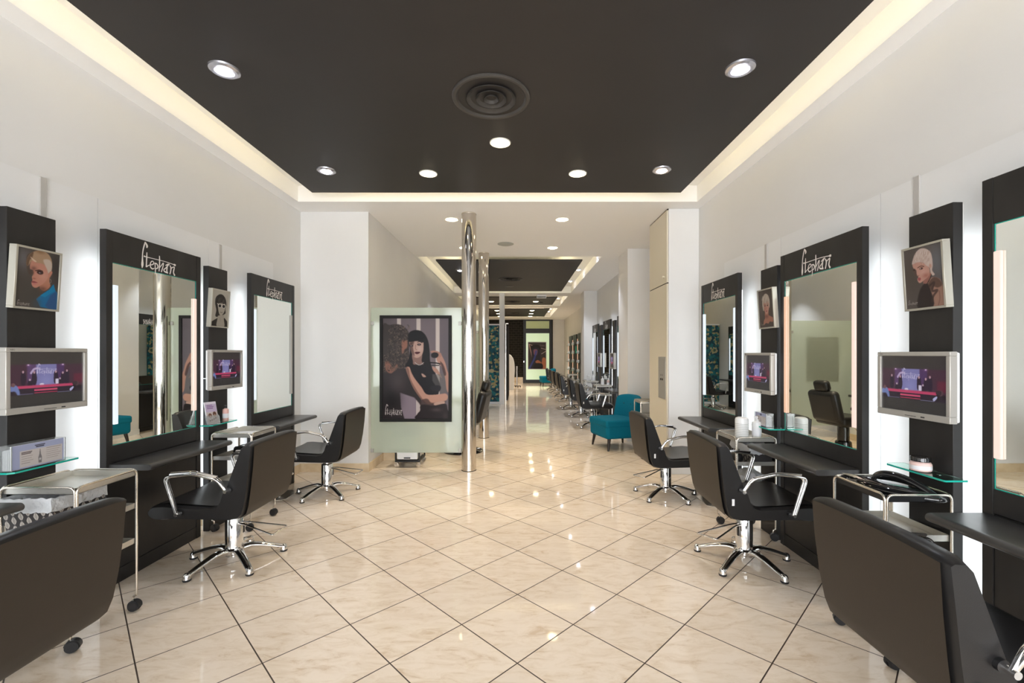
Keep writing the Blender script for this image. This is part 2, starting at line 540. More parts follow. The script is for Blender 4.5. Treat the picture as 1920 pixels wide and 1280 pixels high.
class Canvas:
    """paints a picture into a colour array; x to the right, y down, in user units"""

    def __init__(self, x0, y0, x1, y1, nx, ny, bg):
        self.nx, self.ny = nx, ny
        xs = x0 + (x1 - x0) * (np.arange(nx) + 0.5) / nx
        ys = y0 + (y1 - y0) * (np.arange(ny) + 0.5) / ny
        self.X, self.Y = np.meshgrid(xs, ys)
        self.px = (x1 - x0) / nx
        self.img = np.ones((ny, nx, 3)) * (np.array(bg) / 255.0)

    def _mix(self, m, col):
        c = np.array(col) / 255.0
        self.img = self.img * (1 - m[..., None]) + c * m[..., None]

    def mask(self, pts, smooth=True):
        if smooth:
            pts = crp(pts, 5, True)
        acc = np.zeros_like(self.X)
        for ox, oy in ((-.25, -.25), (.25, .25), (-.25, .25), (.25, -.25)):
            X = self.X + ox * self.px; Y = self.Y + oy * self.px
            ins = np.zeros(X.shape, bool)
            n = len(pts); j = n - 1
            for i in range(n):
                xi, yi = pts[i][:2]; xj, yj = pts[j][:2]
                if yi != yj:
                    c = ((yi > Y) != (yj > Y)) & (X < (xj - xi) * (Y - yi) / (yj - yi) + xi)
                    ins ^= c
                j = i
            acc += ins
        return acc / 4

    @staticmethod
    def blur(m, k):
        for _ in range(k):
            p = np.pad(m, 1, mode='edge')
            m = (p[:-2, 1:-1] + p[2:, 1:-1] + p[1:-1, :-2] + p[1:-1, 2:] + 2 * m) / 6
        return m

    def poly(self, pts, col, soft=0, smooth=True, a=1.0):
        m = self.mask(pts, smooth)
        if soft:
            m = self.blur(m, soft)
        self._mix(m * a, col)
        return m

    def rect(self, x0, y0, x1, y1, col, soft=0, a=1.0):
        self.poly([(x0, y0), (x1, y0), (x1, y1), (x0, y1)], col, soft, False, a)

    def blob(self, x, y, rx, ry, col, a=1.0, p=2.0):
        d = ((self.X - x) / rx) ** 2 + ((self.Y - y) / ry) ** 2
        self._mix(a * np.exp(-d ** (p / 2) * 1.2), col)

    def ell(self, x, y, rx, ry, col, soft=0, a=1.0):
        self.poly([(x + rx * math.cos(t * PI / 8), y + ry * math.sin(t * PI / 8)) for t in range(16)], col, soft, True, a)

    def stroke(self, pts, w, col, a=1.0, soft=0):
        pts = crp(pts, 5)
        m = np.zeros_like(self.X)
        for (x0, y0), (x1, y1) in zip(pts, pts[1:]):
            dx, dy = x1 - x0, y1 - y0; L = dx * dx + dy * dy + 1e-9
            t = np.clip(((self.X - x0) * dx + (self.Y - y0) * dy) / L, 0, 1)
            d = np.hypot(self.X - x0 - t * dx, self.Y - y0 - t * dy)
            m = np.maximum(m, np.clip((w / 2 - d) / self.px + 0.5, 0, 1))
        if soft:
            m = self.blur(m, soft)
        self._mix(m * a, col)

    def logo(self, x, y, w, h, col, a=1.0):
        m = np.zeros_like(self.X)
        for pl in LOGO_POLYS:
            m = np.maximum(m, self.mask([(x + px * w, y + h - py / 0.62 * h) for px, py in pl], False))
        self._mix(m * a, col)

    def grain(self, amt, mask=None, scale=1):
        rng = np.random.RandomState(3)
        g = rng.rand(self.ny, self.nx)
        g = self.blur(g, scale) if scale else g
        g = (g - g.mean()) / (g.std() + 1e-6) * amt
        if mask is not None:
            g = g * mask
        self.img = np.clip(self.img + g[..., None], 0, 1)

    def build(self, name, m, parent, P):
        """P(u,v)->point, u right 0..1, v down 0..1"""
        nx, ny = self.nx, self.ny
        us = np.linspace(0, 1, nx + 1); vs = np.linspace(0, 1, ny + 1)
        p00, p10, p01 = [np.array(P(a, b)) for a, b in ((0, 0), (1, 0), (0, 1))]
        U, V = np.meshgrid(us, vs)
        co = p00 + U[..., None] * (p10 - p00) + V[..., None] * (p01 - p00)
        co = co.reshape(-1, 3)
        idx = np.arange((nx + 1) * (ny + 1)).reshape(ny + 1, nx + 1)
        f = np.stack([idx[1:, :-1], idx[1:, 1:], idx[:-1, 1:], idx[:-1, :-1]], -1).reshape(-1, 4)
        me = bpy.data.meshes.new(name)
        me.vertices.add(len(co)); me.vertices.foreach_set('co', co.ravel())
        me.loops.add(f.size); me.loops.foreach_set('vertex_index', f.ravel().astype(np.int32))
        me.polygons.add(len(f)); me.polygons.foreach_set('loop_start', np.arange(0, f.size, 4, dtype=np.int32))
        me.update(calc_edges=True)
        c = np.clip(self.img, 0, 1).reshape(-1, 3)
        c = np.where(c <= 0.04045, c / 12.92, ((c + 0.055) / 1.055) ** 2.4)
        if m == 'print_gloss':
            c = c * 0.62
        elif m == 'print_matte':
            c = c * 0.75
        c = np.concatenate([c, np.ones((len(c), 1))], 1)
        at = me.color_attributes.new('Col', 'FLOAT_COLOR', 'CORNER')
        at.data.foreach_set('color', np.repeat(c, 4, axis=0).ravel())
        me.materials.append(MATS[m])
        o = bpy.data.objects.new(name, me); COL.objects.link(o)
        if parent:
            o.parent = parent
        return o

# ------------------------------------------------------------------ pictures


def unwarp(TL, TR, BR, BL, asp):
    """maps points measured inside a slanted quad to flat picture units (x 0..1, y 0..asp)"""
    TL, TR, BR, BL = [np.array(p, float) for p in (TL, TR, BR, BL)]

    def g(pts):
        out = []
        for p in pts:
            p = np.array(p[:2], float); u = v = 0.5
            for _ in range(12):
                q = TL * (1 - u) * (1 - v) + TR * u * (1 - v) + BR * u * v + BL * (1 - u) * v
                du = (TR - TL) * (1 - v) + (BR - BL) * v
                dv = (BL - TL) * (1 - u) + (BR - TR) * u
                J = np.array([du, dv]).T
                s = np.linalg.solve(J, p - q); u += s[0]; v += s[1]
            out.append((u, v * asp))
        return out
    return g


def picture_blue_shirt():
    asp = 1.4
    g = unwarp((180, 95), (893, 260), (855, 1175), (140, 1095), asp)
    c = Canvas(0, 0, 1, asp, 110, 154, (92, 85, 80))
    c.blob(*g([(260, 300)])[0], .22, .3, (125, 122, 124), .8)
    c.blob(*g([(850, 500)])[0], .2, .5, (72, 66, 64), .8)
    c.blob(*g([(400, 900)])[0], .4, .3, (88, 84, 78), .7)
    # neck and ear
    c.poly(g([(520, 640), (690, 560), (715, 700), (730, 780), (640, 850), (560, 820), (540, 760)]), (196, 136, 112), 1)
    c.blob(*g([(600, 820)])[0], .12, .07, (120, 85, 72), .8)
    # face
    f = g([(385, 330), (470, 300), (640, 380), (690, 520), (690, 620), (620, 720), (560, 760), (480, 798), (425, 770), (405, 715), (420, 670), (412, 610), (435, 560), (425, 500), (375, 470)])
    c.poly(f, (214, 152, 132), 1)
    c.blob(*g([(610, 600)])[0], .13, .13, (226, 170, 150), .8)
    c.blob(*g([(440, 470)])[0], .08, .06, (120, 85, 75), .7)
    c.blob(*g([(430, 540)])[0], .035, .06, (150, 100, 85), .7)
    # left shadow behind head
    c.poly(g([(320, 260), (380, 215), (400, 300), (370, 460), (420, 500), (430, 560), (360, 560), (320, 420)]), (95, 78, 68), 3, a=.7)
    # hair
    c.poly(g([(330, 300), (380, 220), (460, 180), (560, 175), (660, 215), (730, 300), (755, 400), (745, 520), (710, 545), (690, 560), (670, 500), (640, 430), (560, 390), (480, 375), (430, 345), (395, 350), (350, 420), (318, 400)]), (190, 158, 128), 1)
    c.poly(g([(600, 330), (700, 330), (750, 400), (745, 520), (710, 550), (690, 560), (670, 500), (630, 420)]), (222, 204, 190), 3, a=.9)
    c.poly(g([(330, 300), (380, 220), (430, 195), (410, 290), (370, 330), (350, 420), (318, 400)]), (112, 88, 70), 2, a=.9)
    c.poly(g([(380, 270), (430, 310), (480, 350), (470, 365), (420, 335)]), (235, 205, 180), 1)
    c.blob(*g([(550, 200)])[0], .12, .05, (150, 115, 85), .8)
    # ear, ring
    c.poly(g([(710, 545), (745, 520), (765, 550), (740, 600), (705, 640), (695, 590)]), (212, 146, 124), 1)
    e = g([(720, 690)])[0]
    c.stroke([(e[0] + .035 * math.cos(t), e[1] + .05 * math.sin(t)) for t in np.linspace(-1.5, 2.2, 8)], .008, (190, 175, 160))
    # eye
    c.ell(*g([(548, 540)])[0], .078, .05, (70, 48, 46), 2)
    c.stroke(g([(470, 510), (530, 498), (590, 520)]), .022, (95, 65, 58))
    c.ell(*g([(545, 545)])[0], .028, .014, (190, 180, 175), 0)
    c.ell(*g([(548, 543)])[0], .012, .014, (60, 50, 60), 0)
    # nose and lips
    c.blob(*g([(450, 640)])[0], .04, .02, (165, 105, 88), .8)
    c.poly(g([(405, 690), (440, 680), (500, 705), (505, 715), (440, 715), (415, 710)]), (160, 88, 88), 0)
    c.poly(g([(415, 712), (450, 716), (500, 715), (480, 740), (430, 745)]), (212, 138, 130), 0)
    # blue collar
    c.poly(g([(490, 990), (600, 900), (720, 830), (790, 745), (825, 850), (860, 890), (855, 1180), (560, 1120)]), (46, 120, 170), 2, smooth=False)
    c.poly(g([(560, 930), (720, 830), (790, 745), (825, 860), (740, 900), (640, 960)]), (38, 140, 190), 1, smooth=False)
    c.poly(g([(650, 1100), (740, 930), (840, 870), (855, 1180), (700, 1150)]), (66, 92, 140), 3, smooth=False, a=.8)
    c.blob(*g([(500, 1060)])[0], .1, .12, (80, 90, 100), .8)
    L = g([(165, 960), (370, 1085)])
    c.logo(L[0][0] + .02, L[0][1] + .03, .29, .13, (225, 215, 208))
    return c


def picture_blond_tattoo():
    asp = 1.4
    g = unwarp((80, 265), (670, 110), (740, 1105), (110, 1180), asp)
    c = Canvas(0, 0, 1, asp, 110, 154, (104, 96, 92))
    c.blob(*g([(620, 420)])[0], .25, .5, (125, 125, 130), .9)
    c.blob(*g([(200, 700)])[0], .35, .5, (96, 88, 80), .7)
    # shoulder, black lace dress
    c.poly(g([(400, 770), (480, 700), (560, 665), (650, 690), (690, 760), (735, 900), (745, 1110), (540, 1120), (500, 980), (430, 900)]), (176, 138, 122), 2)
    c.poly(g([(330, 900), (400, 780), (430, 740), (470, 760), (520, 880), (560, 1120), (300, 1150)]), (66, 58, 56), 4)
    c.poly(g([(480, 760), (560, 670), (650, 700), (690, 790), (620, 830), (560, 810), (530, 870), (500, 820)]), (96, 76, 68), 2, a=.8)
    c.stroke(g([(500, 800), (570, 750), (540, 880), (620, 870), (560, 960), (540, 1050)]), .05, (80, 64, 60), .8, 1)
    c.stroke(g([(650, 880), (660, 1000), (640, 1100)]), .02, (130, 96, 84), .7, 1)
    # neck
    c.poly(g([(395, 740), (500, 600), (535, 600), (500, 690), (460, 760), (420, 770)]), (170, 120, 108), 1)
    c.stroke(g([(530, 610), (510, 680), (470, 750)]), .018, (50, 42, 40))
    # face
    c.poly(g([(225, 470), (300, 430), (400, 440), (480, 500), (500, 560), (490, 640), (430, 700), (380, 740), (340, 760), (310, 735), (300, 690), (320, 670), (290, 620), (285, 560), (245, 540)]), (214, 164, 148), 1)
    c.blob(*g([(400, 590)])[0], .12, .1, (226, 180, 166), .8)
    c.poly(g([(225, 540), (270, 545), (290, 640), (270, 640), (240, 590)]), (110, 88, 80), 2, a=.8)
    c.blob(*g([(440, 640)])[0], .1, .06, (178, 112, 100), .7)
    # eye brow
    c.stroke(g([(310, 520), (360, 492), (410, 498)]), .02, (110, 78, 66))
    c.ell(*g([(365, 530)])[0], .05, .026, (96, 66, 60), 1)
    c.ell(*g([(352, 533)])[0], .02, .012, (205, 190, 180))
    c.ell(*g([(250, 555)])[0], .03, .02, (80, 62, 58), 1)
    c.stroke(g([(290, 640), (310, 650), (330, 640)]), .012, (150, 98, 88))
    c.poly(g([(305, 690), (340, 672), (360, 690), (350, 715), (325, 725)]), (176, 96, 98), 1)
    # hair
    c.poly(g([(215, 470), (235, 380), (270, 300), (340, 225), (430, 215), (510, 270), (540, 370), (548, 480), (540, 560), (580, 620), (545, 640), (515, 590), (500, 520), (440, 480), (400, 440), (330, 430), (260, 450)]), (222, 200, 190), 1)
    for i in range(60):
        a = random.random(); x = 250 + 260 * a; y = 240 + 200 * random.random()
        p = g([(x, y), (x - 15 + 10 * random.random(), y + 45)])
        c.stroke(p, .010, random.choice([(170, 140, 125), (240, 226, 216), (200, 170, 158)]), .6)
    c.ell(*g([(510, 490)])[0], .03, .05, (212, 168, 152), 1)
    L = g([(135, 1050), (285, 1140)])
    c.logo(L[0][0], L[0][1] - .02, .26, .12, (225, 215, 208))
    return c


def picture_pixie():
    asp = 1.4
    c = Canvas(0, 0, 1, asp, 90, 126, (100, 90, 84))
    c.blob(.15, .5, .3, .6, (125, 115, 108), .8)
    c.poly([(.42, .85), (.40, 1.05), (.30, 1.15), (.28, 1.3), (.45, 1.24), (.62, 1.27), (.72, 1.2), (.92, 1.22), (.95, 1.08), (.78, 1.0), (.66, .95), (.66, .8)], (196, 138, 118), 1)
    c.blob(.52, 1.0, .14, .08, (130, 90, 80), .7)
    c.poly([(.36, .45), (.70, .45), (.72, .62), (.70, .75), (.60, .88), (.53, .92), (.45, .87), (.38, .74), (.36, .6)], (216, 164, 148), 1)
    c.blob(.45, .7, .07, .12, (190, 130, 115), .6)
    for x in (.45, .62):
        c.ell(x, .59, .05, .022, (85, 62, 58), 1); c.stroke([(x - .05, .545), (x, .53), (x + .05, .545)], .016, (120, 92, 80))
    c.stroke([(.54, .58), (.555, .70), (.53, .72)], .012, (180, 122, 108))
    c.poly([(.48, .79), (.54, .775), (.60, .79), (.54, .82)], (165, 88, 90))
    c.poly([(.30, .75), (.26, .5), (.30, .3), (.42, .17), (.56, .14), (.70, .22), (.78, .38), (.78, .6), (.73, .7), (.71, .5), (.62, .44), (.50, .50), (.38, .46), (.36, .6), (.36, .75)], (214, 198, 184), 1)
    for i in range(50):
        x = .3 + .45 * random.random(); y = .2 + .3 * random.random()
        c.stroke([(x, y), (x - .08, y + .14)], .012, random.choice([(165, 145, 132), (236, 224, 214)]), .6)
    c.logo(.08, 1.2, .25, .11, (225, 215, 208))
    return c


def picture_sunglasses():
    asp = 1.4
    c = Canvas(0, 0, 1, asp, 90, 126, (206, 200, 188))
    c.poly([(.0, 1.4), (.02, 1.24), (.2, 1.15), (.36, 1.08), (.8, 1.05), (.98, 1.18), (1.0, 1.4)], (58, 54, 50), 1, False)
    c.poly([(.36, .9), (.74, .9), (.76, 1.1), (.8, 1.4), (.34, 1.4), (.36, 1.1)], (190, 182, 170), 1)
    c.stroke([(.5, 1.05), (.55, 1.2)], .015, (150, 142, 132))
    c.poly([(.22, 1.0), (.26, .8), (.2, .62), (.16, .45), (.2, .28), (.34, .17), (.5, .13), (.66, .17), (.8, .3), (.86, .5), (.82, .7), (.84, .85), (.72, .92), (.6, .95), (.4, .98), (.34, 1.04)], (60, 56, 52), 1)
    c.poly([(.36, .48), (.78, .48), (.78, .75), (.66, .92), (.55, .97), (.44, .9), (.36, .7)], (196, 188, 176), 1)
    c.poly([(.30, .5), (.36, .3), (.6, .28), (.78, .42), (.7, .50), (.55, .46), (.42, .5)], (72, 66, 62), 1)
    for i in range(45):
        x = .22 + .55 * random.random(); y = .2 + .3 * random.random()
        c.stroke([(x, y), (x - .1 + .06 * random.random(), y + .14)], .01, random.choice([(40, 38, 36), (110, 104, 98)]), .7)
    for x in (.46, .70):
        c.ell(x, .585, .125, .085, (236, 232, 222)); c.ell(x, .59, .085, .06, (44, 42, 42))
    c.stroke([(.3, .52), (.4, .55)], .035, (236, 232, 222))
    c.stroke([(.52, .83), (.58, .85), (.64, .83)], .022, (120, 110, 104))
    return c


def picture_couple():
    c = Canvas(85, 75, 828, 1210, 176, 268, (128, 116, 122))
    c.blob(120, 300, 180, 500, (92, 84, 86), .7)
    c.blob(800, 500, 120, 500, (104, 96, 104), .7)
    for x0, x1 in ((245, 290), (465, 512), (683, 727)):
        c.rect(x0, 60, x1, 1230, (222, 208, 202), 1)
    # gap between the bodies
    c.rect(280, 900, 460, 1215, (150, 136, 148)); c.rect(460, 900, 505, 1215, (205, 192, 190))
    # man: head with curly hair, beard, jacket
    c.poly([(85, 170), (160, 150), (250, 140), (320, 165), (370, 220), (385, 300), (380, 420), (385, 520), (360, 600), (250, 690), (85, 700)], (66, 58, 56), 2)
    c.poly([(300, 330), (340, 320), (362, 330), (360, 400), (330, 430), (318, 470), (300, 470)], (160, 112, 96), 3)
    c.poly([(110, 560), (160, 570), (200, 640), (240, 590), (255, 620), (230, 660), (180, 700), (120, 660)], (150, 104, 90), 4)
    for i in range(480):
        x = 100 + 280 * random.random(); y = 150 + 520 * random.random()
        if (y < 480 and x < 150) or (305 < x and 335 < y < 450):
            continue
        r = 7 + 7 * random.random()
        t0 = random.random() * 6
        c.stroke([(x + r * math.cos(t0 + t), y + r * math.sin(t0 + t)) for t in (0, 1, 2, 3)], 4.5, random.choice([(36, 32, 32), (110, 96, 90), (84, 74, 70), (140, 118, 104)]), .8)
    c.poly([(85, 690), (180, 700), (260, 640), (340, 640), (400, 700), (450, 800), (520, 960), (520, 1060), (500, 1040), (440, 970), (280, 915), (290, 1080), (330, 1215), (85, 1215)], (56, 50, 52), 2, False)
    c.blob(250, 800, 90, 140, (96, 86, 88), .6)
    c.blob(180, 1000, 110, 120, (34, 31, 33), .8)
    # woman's hair behind
    c.poly([(378, 245), (430, 210), (500, 212), (560, 255), (598, 335), (612, 440), (618, 560), (640, 640), (648, 715), (600, 740), (540, 700), (460, 770), (420, 735), (380, 660), (335, 615), (375, 540), (395, 420), (372, 330)], (26, 22, 25), 1)
    # neck
    c.poly([(420, 480), (525, 470), (525, 560), (560, 600), (440, 600), (425, 560)], (150, 118, 110), 2)
    # face
    c.poly([(392, 330), (535, 325), (546, 400), (535, 470), (505, 508), (465, 522), (430, 500), (408, 450), (396, 390)], (204, 168, 156), 1)
    c.poly([(392, 330), (440, 330), (425, 400), (440, 470), (440, 505), (408, 455), (394, 390)], (104, 78, 72), 3, a=.85)
    c.blob(500, 420, 40, 40, (226, 194, 182), .7)
    c.poly([(380, 260), (430, 220), (520, 220), (560, 290), (545, 345), (470, 330), (400, 340), (380, 330)], (22, 19, 22), 1)
    c.poly([(545, 300), (590, 340), (612, 440), (618, 560), (640, 650), (560, 640), (535, 520), (548, 420)], (28, 24, 27), 1)
    for x, y in ((405, 385), (495, 370)):
        c.ell(x, y, 22, 12, (60, 44, 46), 1); c.ell(x, y, 8, 5, (150, 140, 140))
    c.stroke([(478, 345), (500, 338), (528, 350)], 7, (60, 44, 42)); c.stroke([(395, 360), (420, 352)], 7, (50, 38, 38))
    c.stroke([(456, 375), (455, 420), (470, 430)], 6, (140, 104, 96), .8)
    c.poly([(444, 462), (470, 452), (508, 456), (490, 474), (465, 478)], (84, 38, 46), 0)
    # dress and arm
    c.poly([(400, 620), (440, 600), (560, 600), (640, 640), (700, 740), (740, 850), (720, 900), (700, 940), (580, 950), (500, 900), (430, 760)], (30, 27, 32), 2)
    for t in np.linspace(0, 1, 16):
        c.ell(450 + 95 * t, 575 + 26 * math.sin(t * PI), 4, 4, (210, 204, 200))
    c.poly([(520, 700), (545, 705), (575, 735), (540, 738)], (196, 160, 146), 1)
    c.poly([(645, 620), (700, 650), (756, 752), (700, 705), (655, 665)], (190, 146, 130), 1)
    c.poly([(645, 705), (828, 705), (828, 900), (740, 930), (690, 850), (645, 780)], (112, 110, 108), 1, False, a=.55)
    c.poly([(620, 850), (700, 830), (742, 850), (720, 900), (640, 890)], (38, 35, 42), 1)
    c.poly([(345, 640), (385, 625), (410, 690), (450, 760), (520, 850), (580, 932), (700, 935), (790, 925), (818, 950), (815, 985), (780, 1012), (650, 1040), (590, 1045), (530, 1000), (440, 880), (385, 760)], (206, 158, 140), 1)
    c.poly([(345, 640), (375, 640), (400, 760), (470, 890), (545, 1000), (590, 1042), (530, 1010), (440, 880), (385, 760)], (120, 88, 80), 2, a=.7)
    c.poly([(520, 1000), (590, 985), (640, 1030), (780, 1012), (800, 1000), (770, 1050), (640, 1070), (510, 1060)], (70, 54, 52), 2, a=.75)
    # raised forearm and hand
    c.poly([(700, 470), (740, 480), (770, 530), (795, 590), (812, 660), (828, 720), (828, 900), (805, 880), (790, 760), (760, 640), (700, 560), (690, 510)], (196, 148, 132), 1)
    c.poly([(730, 560), (770, 600), (800, 700), (780, 720), (750, 620)], (70, 52, 52), 2, a=.8)
    c.poly([(622, 450), (660, 438), (705, 448), (745, 475), (740, 510), (700, 520), (660, 480)], (186, 138, 122), 1)
    c.poly([(632, 480), (660, 460), (700, 465), (715, 490), (690, 520), (640, 515)], (34, 28, 30), 1)
    c.stroke([(620, 575), (690, 580), (730, 590)], 14, (22, 20, 22)); c.stroke([(640, 605), (720, 608)], 9, (24, 22, 24))
    # skirt
    c.poly([(660, 1040), (700, 1020), (785, 1015), (760, 1062), (680, 1062)], (206, 170, 156), 1)
    c.poly([(510, 1060), (560, 1050), (660, 1062), (790, 1040), (815, 1100), (828, 1215), (468, 1215), (480, 1150), (505, 1120)], (44, 36, 38), 1)
    c.blob(690, 1110, 60, 22, (92, 80, 80), .8); c.blob(790, 1180, 30, 40, (76, 66, 66), .6)
    c.logo(108, 1040, 195, 130, (226, 216, 214))
    return c


def picture_far_poster():
    c = Canvas(0, 0, 1, 1.5, 70, 105, (70, 60, 64))
    c.stroke([(.05, .1), (.22, .85)], .04, (235, 190, 180)); c.stroke([(.05, .1), (.25, .18)], .03, (220, 190, 185))
    c.stroke([(.6, .3), (1, .4)], .03, (215, 190, 185)); c.stroke([(.75, .65), (1, .5)], .03, (215, 200, 200))
    c.poly([(.15, .4), (.2, .2), (.4, .12), (.65, .2), (.7, .4), (.45, .45)], (30, 24, 28), 1)
    c.poly([(.2, .4), (.62, .36), (.68, 1.2), (.5, 1.5), (.05, 1.5), (.2, 1.0)], (44, 42, 62), 1)
    c.poly([(.3, .42), (.5, .40), (.52, .6), (.44, .75), (.32, .68)], (150, 100, 130), 1)
    c.stroke([(.45, .5), (.35, .9), (.2, 1.2), (.05, 1.5)], .10, (70, 90, 190), .8, 1)
    c.poly([(.4, 1.1), (.55, 1.0), (.75, 1.15), (.7, 1.2), (.5, 1.2)], (190, 120, 90), 1)
    c.poly([(.8, .9), (1, .95), (1, 1.5), (.78, 1.5)], (205, 130, 96), 1)
    c.poly([(.4, 1.2), (.78, 1.22), (.78, 1.5), (.3, 1.5)], (28, 22, 26), 1)
    c.logo(.66, .1, .28, .12, (215, 200, 200))
    return c


def picture_stage(bright=1.0):
    c = Canvas(0, 0, 1, .82, 132, 108, (60, 55, 55))
    c.rect(0, 0, 1, .2, (64, 58, 56), 6, .8)
    v0, v1 = .19, .64
    c.rect(0, v0, 1, v1, (74, 44, 62))
    c.rect(.22, v0, .34, v1 - .1, (96, 66, 110), 3)
    c.rect(.60, v0, .72, v1 - .1, (84, 54, 100), 3)
    c.rect(.335, v0, .61, v1 - .09, (132, 128, 182), 1)
    c.blob(.47, .45, .1, .12, (150, 150, 205), .7)
    c.rect(.86, .35, 1, .5, (120, 34, 60), 5, .7)
    c.logo(.34, .17, .27, .17, (222, 212, 240))
    c.stroke([(.27, .32), (.31, .26), (.36, .25)], .03, (205, 185, 220), .9)
    for x, y, h in ((.17, .30, .19), (.31, .31, .18), (.60, .31, .18), (.70, .33, .17), (.76, .30, .22)):
        c.poly([(x - .02, y), (x + .02, y), (x + .035, y + .1), (x + .02, y + h), (x - .02, y + h), (x - .03, y + .1)], (46, 30, 52), 0)
        c.ell(x, y, .013, .02, (200, 160, 170))
    for x in (.255, .66):
        c.poly([(x - .02, .43), (x + .02, .43), (x + .03, .52), (x - .03, .52)], (44, 28, 48)); c.ell(x, .42, .012, .016, (205, 180, 190))
    c.rect(.595, .42, .64, .50, (226, 216, 236)); c.ell(.41, .495, .03, .018, (226, 220, 240))
    c.rect(.07, .505, .92, .545, (205, 70, 110), 1)
    c.rect(.0, .545, 1, v1, (48, 34, 50))
    c.rect(.31, .565, .62, .592, (220, 84, 120)); c.rect(.31, .615, .62, .628, (200, 66, 96))
    c.rect(.1, .625, .3, .633, (130, 130, 165)); c.rect(.62, .63, .82, .638, (130, 130, 165))
    c.poly([(.0, .52), (.08, .49), (.12, .56), (.13, .63), (.10, .63), (.07, .58), (.0, .58)], (120, 135, 190), 1)
    c.ell(.05, .485, .025, .03, (120, 84, 90))
    for i in range(7):
        c.ell(.86 + .14 * random.random(), .50 + .12 * random.random(), .028, .034, random.choice([(38, 26, 36), (60, 40, 50), (92, 66, 72)]))
    c.poly([(.80, .60), (.85, .56), (.86, .58), (.82, .63)], (190, 190, 230), 0)
    for x in (.235, .70):
        c.ell(x, v0 + .008, .012, .008, (255, 235, 255)); c.blob(x, v0 + .01, .03, .02, (200, 150, 200), .5)
    c.rect(-.1, v1, 1.1, .9, (58, 55, 54), 1)
    return c

# ================================================================== THE SETTING
WL, WR = -2.60, 2.11
H0, H1 = 3.10, 3.28
YB = -2.6
YE = 21.9
structure('floor', MB().quad((-3.2, YB - .2, 0), (3.2, YB - .2, 0), (3.2, YE + .2, 0), (-3.2, YE + .2, 0)), 'floor_tiles')
structure('wall_left', MB().box(WL - .12, WL, YB, 5.314, 0, H1), 'wall_paint')
structure('wall_left_rear', MB().box(WL - .12, -1.79, 5.314, YE, 0, H1), 'wall_paint')
structure('wall_right', MB().box(WR, WR + .3, YB, 12.56, 0, H1), 'wall_paint')
structure('wall_right_rear', MB().box(2.26, 2.41, 12.56, YE, 0, H1).box(2.11, 2.26, 12.5, 12.56, 0, H1), 'wall_paint')
structure('wall_pier_near', MB().box(1.76, 2.11, 7.17, 7.82, 0, H0), 'wall_paint')
structure('wall_pier_rear', MB().box(1.76, 2.11, 11.95, 12.56, 0, H0), 'wall_paint')
# shop front behind the camera: two low walls and piers around an open glazed front
structure('wall_front', MB().box(WL - .12, WL + .35, YB - .12, YB, 0, H1).box(WR - .35, WR + .3, YB - .12, YB, 0, H1).box(WL + .35, WR - .35, YB - .12, YB, 2.75, H1).box(WL + .35, WR - .35, YB - .12, YB, 0, .12), 'wall_paint')
mb = MB()
for x in (WL + .35, -.95, .45, WR - .41):
    mb.box(x, x + .06, YB - .09, YB - .03, .12, 2.75)
structure('window_1', mb, 'silver_plastic')
# ceiling: soffit frame with recesses
mb = MB()
CF = [(-1.6, 4.963, -2.455, 1.991), (7.757, 12.33, -1.765, 1.449), (13.02, 15.65, -1.765, 1.449), (16.4, 20.4, -1.765, 1.449)]
mb.box(-2.72, 2.42, YB, YE, H1, H1 + .05)
yy = YB
for a, b, xl, xr in CF:
    mb.box(-2.72, 2.42, yy, a, H0, H1)
    mb.box(-2.72, xl, a, b, H0, H1)
    mb.box(xr, 2.42, a, b, H0, H1)
    yy = b
mb.box(-2.72, 2.42, yy, YE, H0, H1)
structure('ceiling', mb, 'ceiling_white')
DARK = [(-1.32, 4.685, -2.17, 1.708), (8.09, 12.03, -1.50, 1.163), (13.27, 15.35, -1.50, 1.165), (16.65, 20.1, -1.50, 1.165)]
for i, (a, b, xl, xr) in enumerate(DARK):
    structure('ceiling_panel', MB().box(xl, xr, a, b, H0, H0 + .025), 'ceiling_dark')
    t = .20
    s = MB()
    z0, z1 = H0 + .026, H0 + .05
    s.box(xl + t, xl + t + .03, a + t, b - t, z0, z1).box(xr - t - .03, xr - t, a + t, b - t, z0, z1).box(xl + t, xr - t, a + t, a + t + .03, z0, z1).box(xl + t, xr - t, b - t - .03, b - t, z0, z1)
    o = s.build('cove_light_strip', 'cove_strip', smooth=False)
    tag(o, ['warm cove light strip above the large near dark ceiling panel', 'warm cove light strip above the second dark ceiling panel', 'warm cove light strip above the third dark ceiling panel', 'warm cove light strip above the farthest dark ceiling panel'][i], 'light strip', 'cove light strips')
# stone baseboards
structure('baseboard_left_return', MB().box(WL, -1.79, 5.302, 5.314, 0, .10).box(-1.79, -1.778, 5.302, 5.87, 0, .10), 'baseboard_stone')
structure('baseboard_left', MB().box(WL, WL + .012, YB, 5.30, 0, .10), 'baseboard_stone')
structure('baseboard_right', MB().box(WR - .012, WR, YB, 5.19, 0, .09), 'panel_white')
structure('baseboard_pier', MB().box(1.748, 2.11, 7.158, 7.17, 0, .09).box(1.748, 1.76, 7.17, 7.82, 0, .09).box(1.748, 2.11, 11.94, 11.95, 0, .09), 'panel_white')
# white board cladding behind the mirror towers
mb = MB()
ys = [-1.2, -.2, .78, 1.76, 2.74, 3.72, 4.70]
for a, b in zip(ys, ys[1:]):
    mb.box(WL, WL + .012, a + .002, b - .002, .10, 2.36)
structure('wall_panel_left', mb, 'panel_white')
mb = MB()
ys = [-1.3, -.35, .62, 1.6, 2.58, 3.56, 4.54]
for a, b in zip(ys, ys[1:]):
    mb.box(WR - .012, WR, a + .002, b - .002, .09, 2.33)
structure('wall_panel_right', mb, 'panel_white')
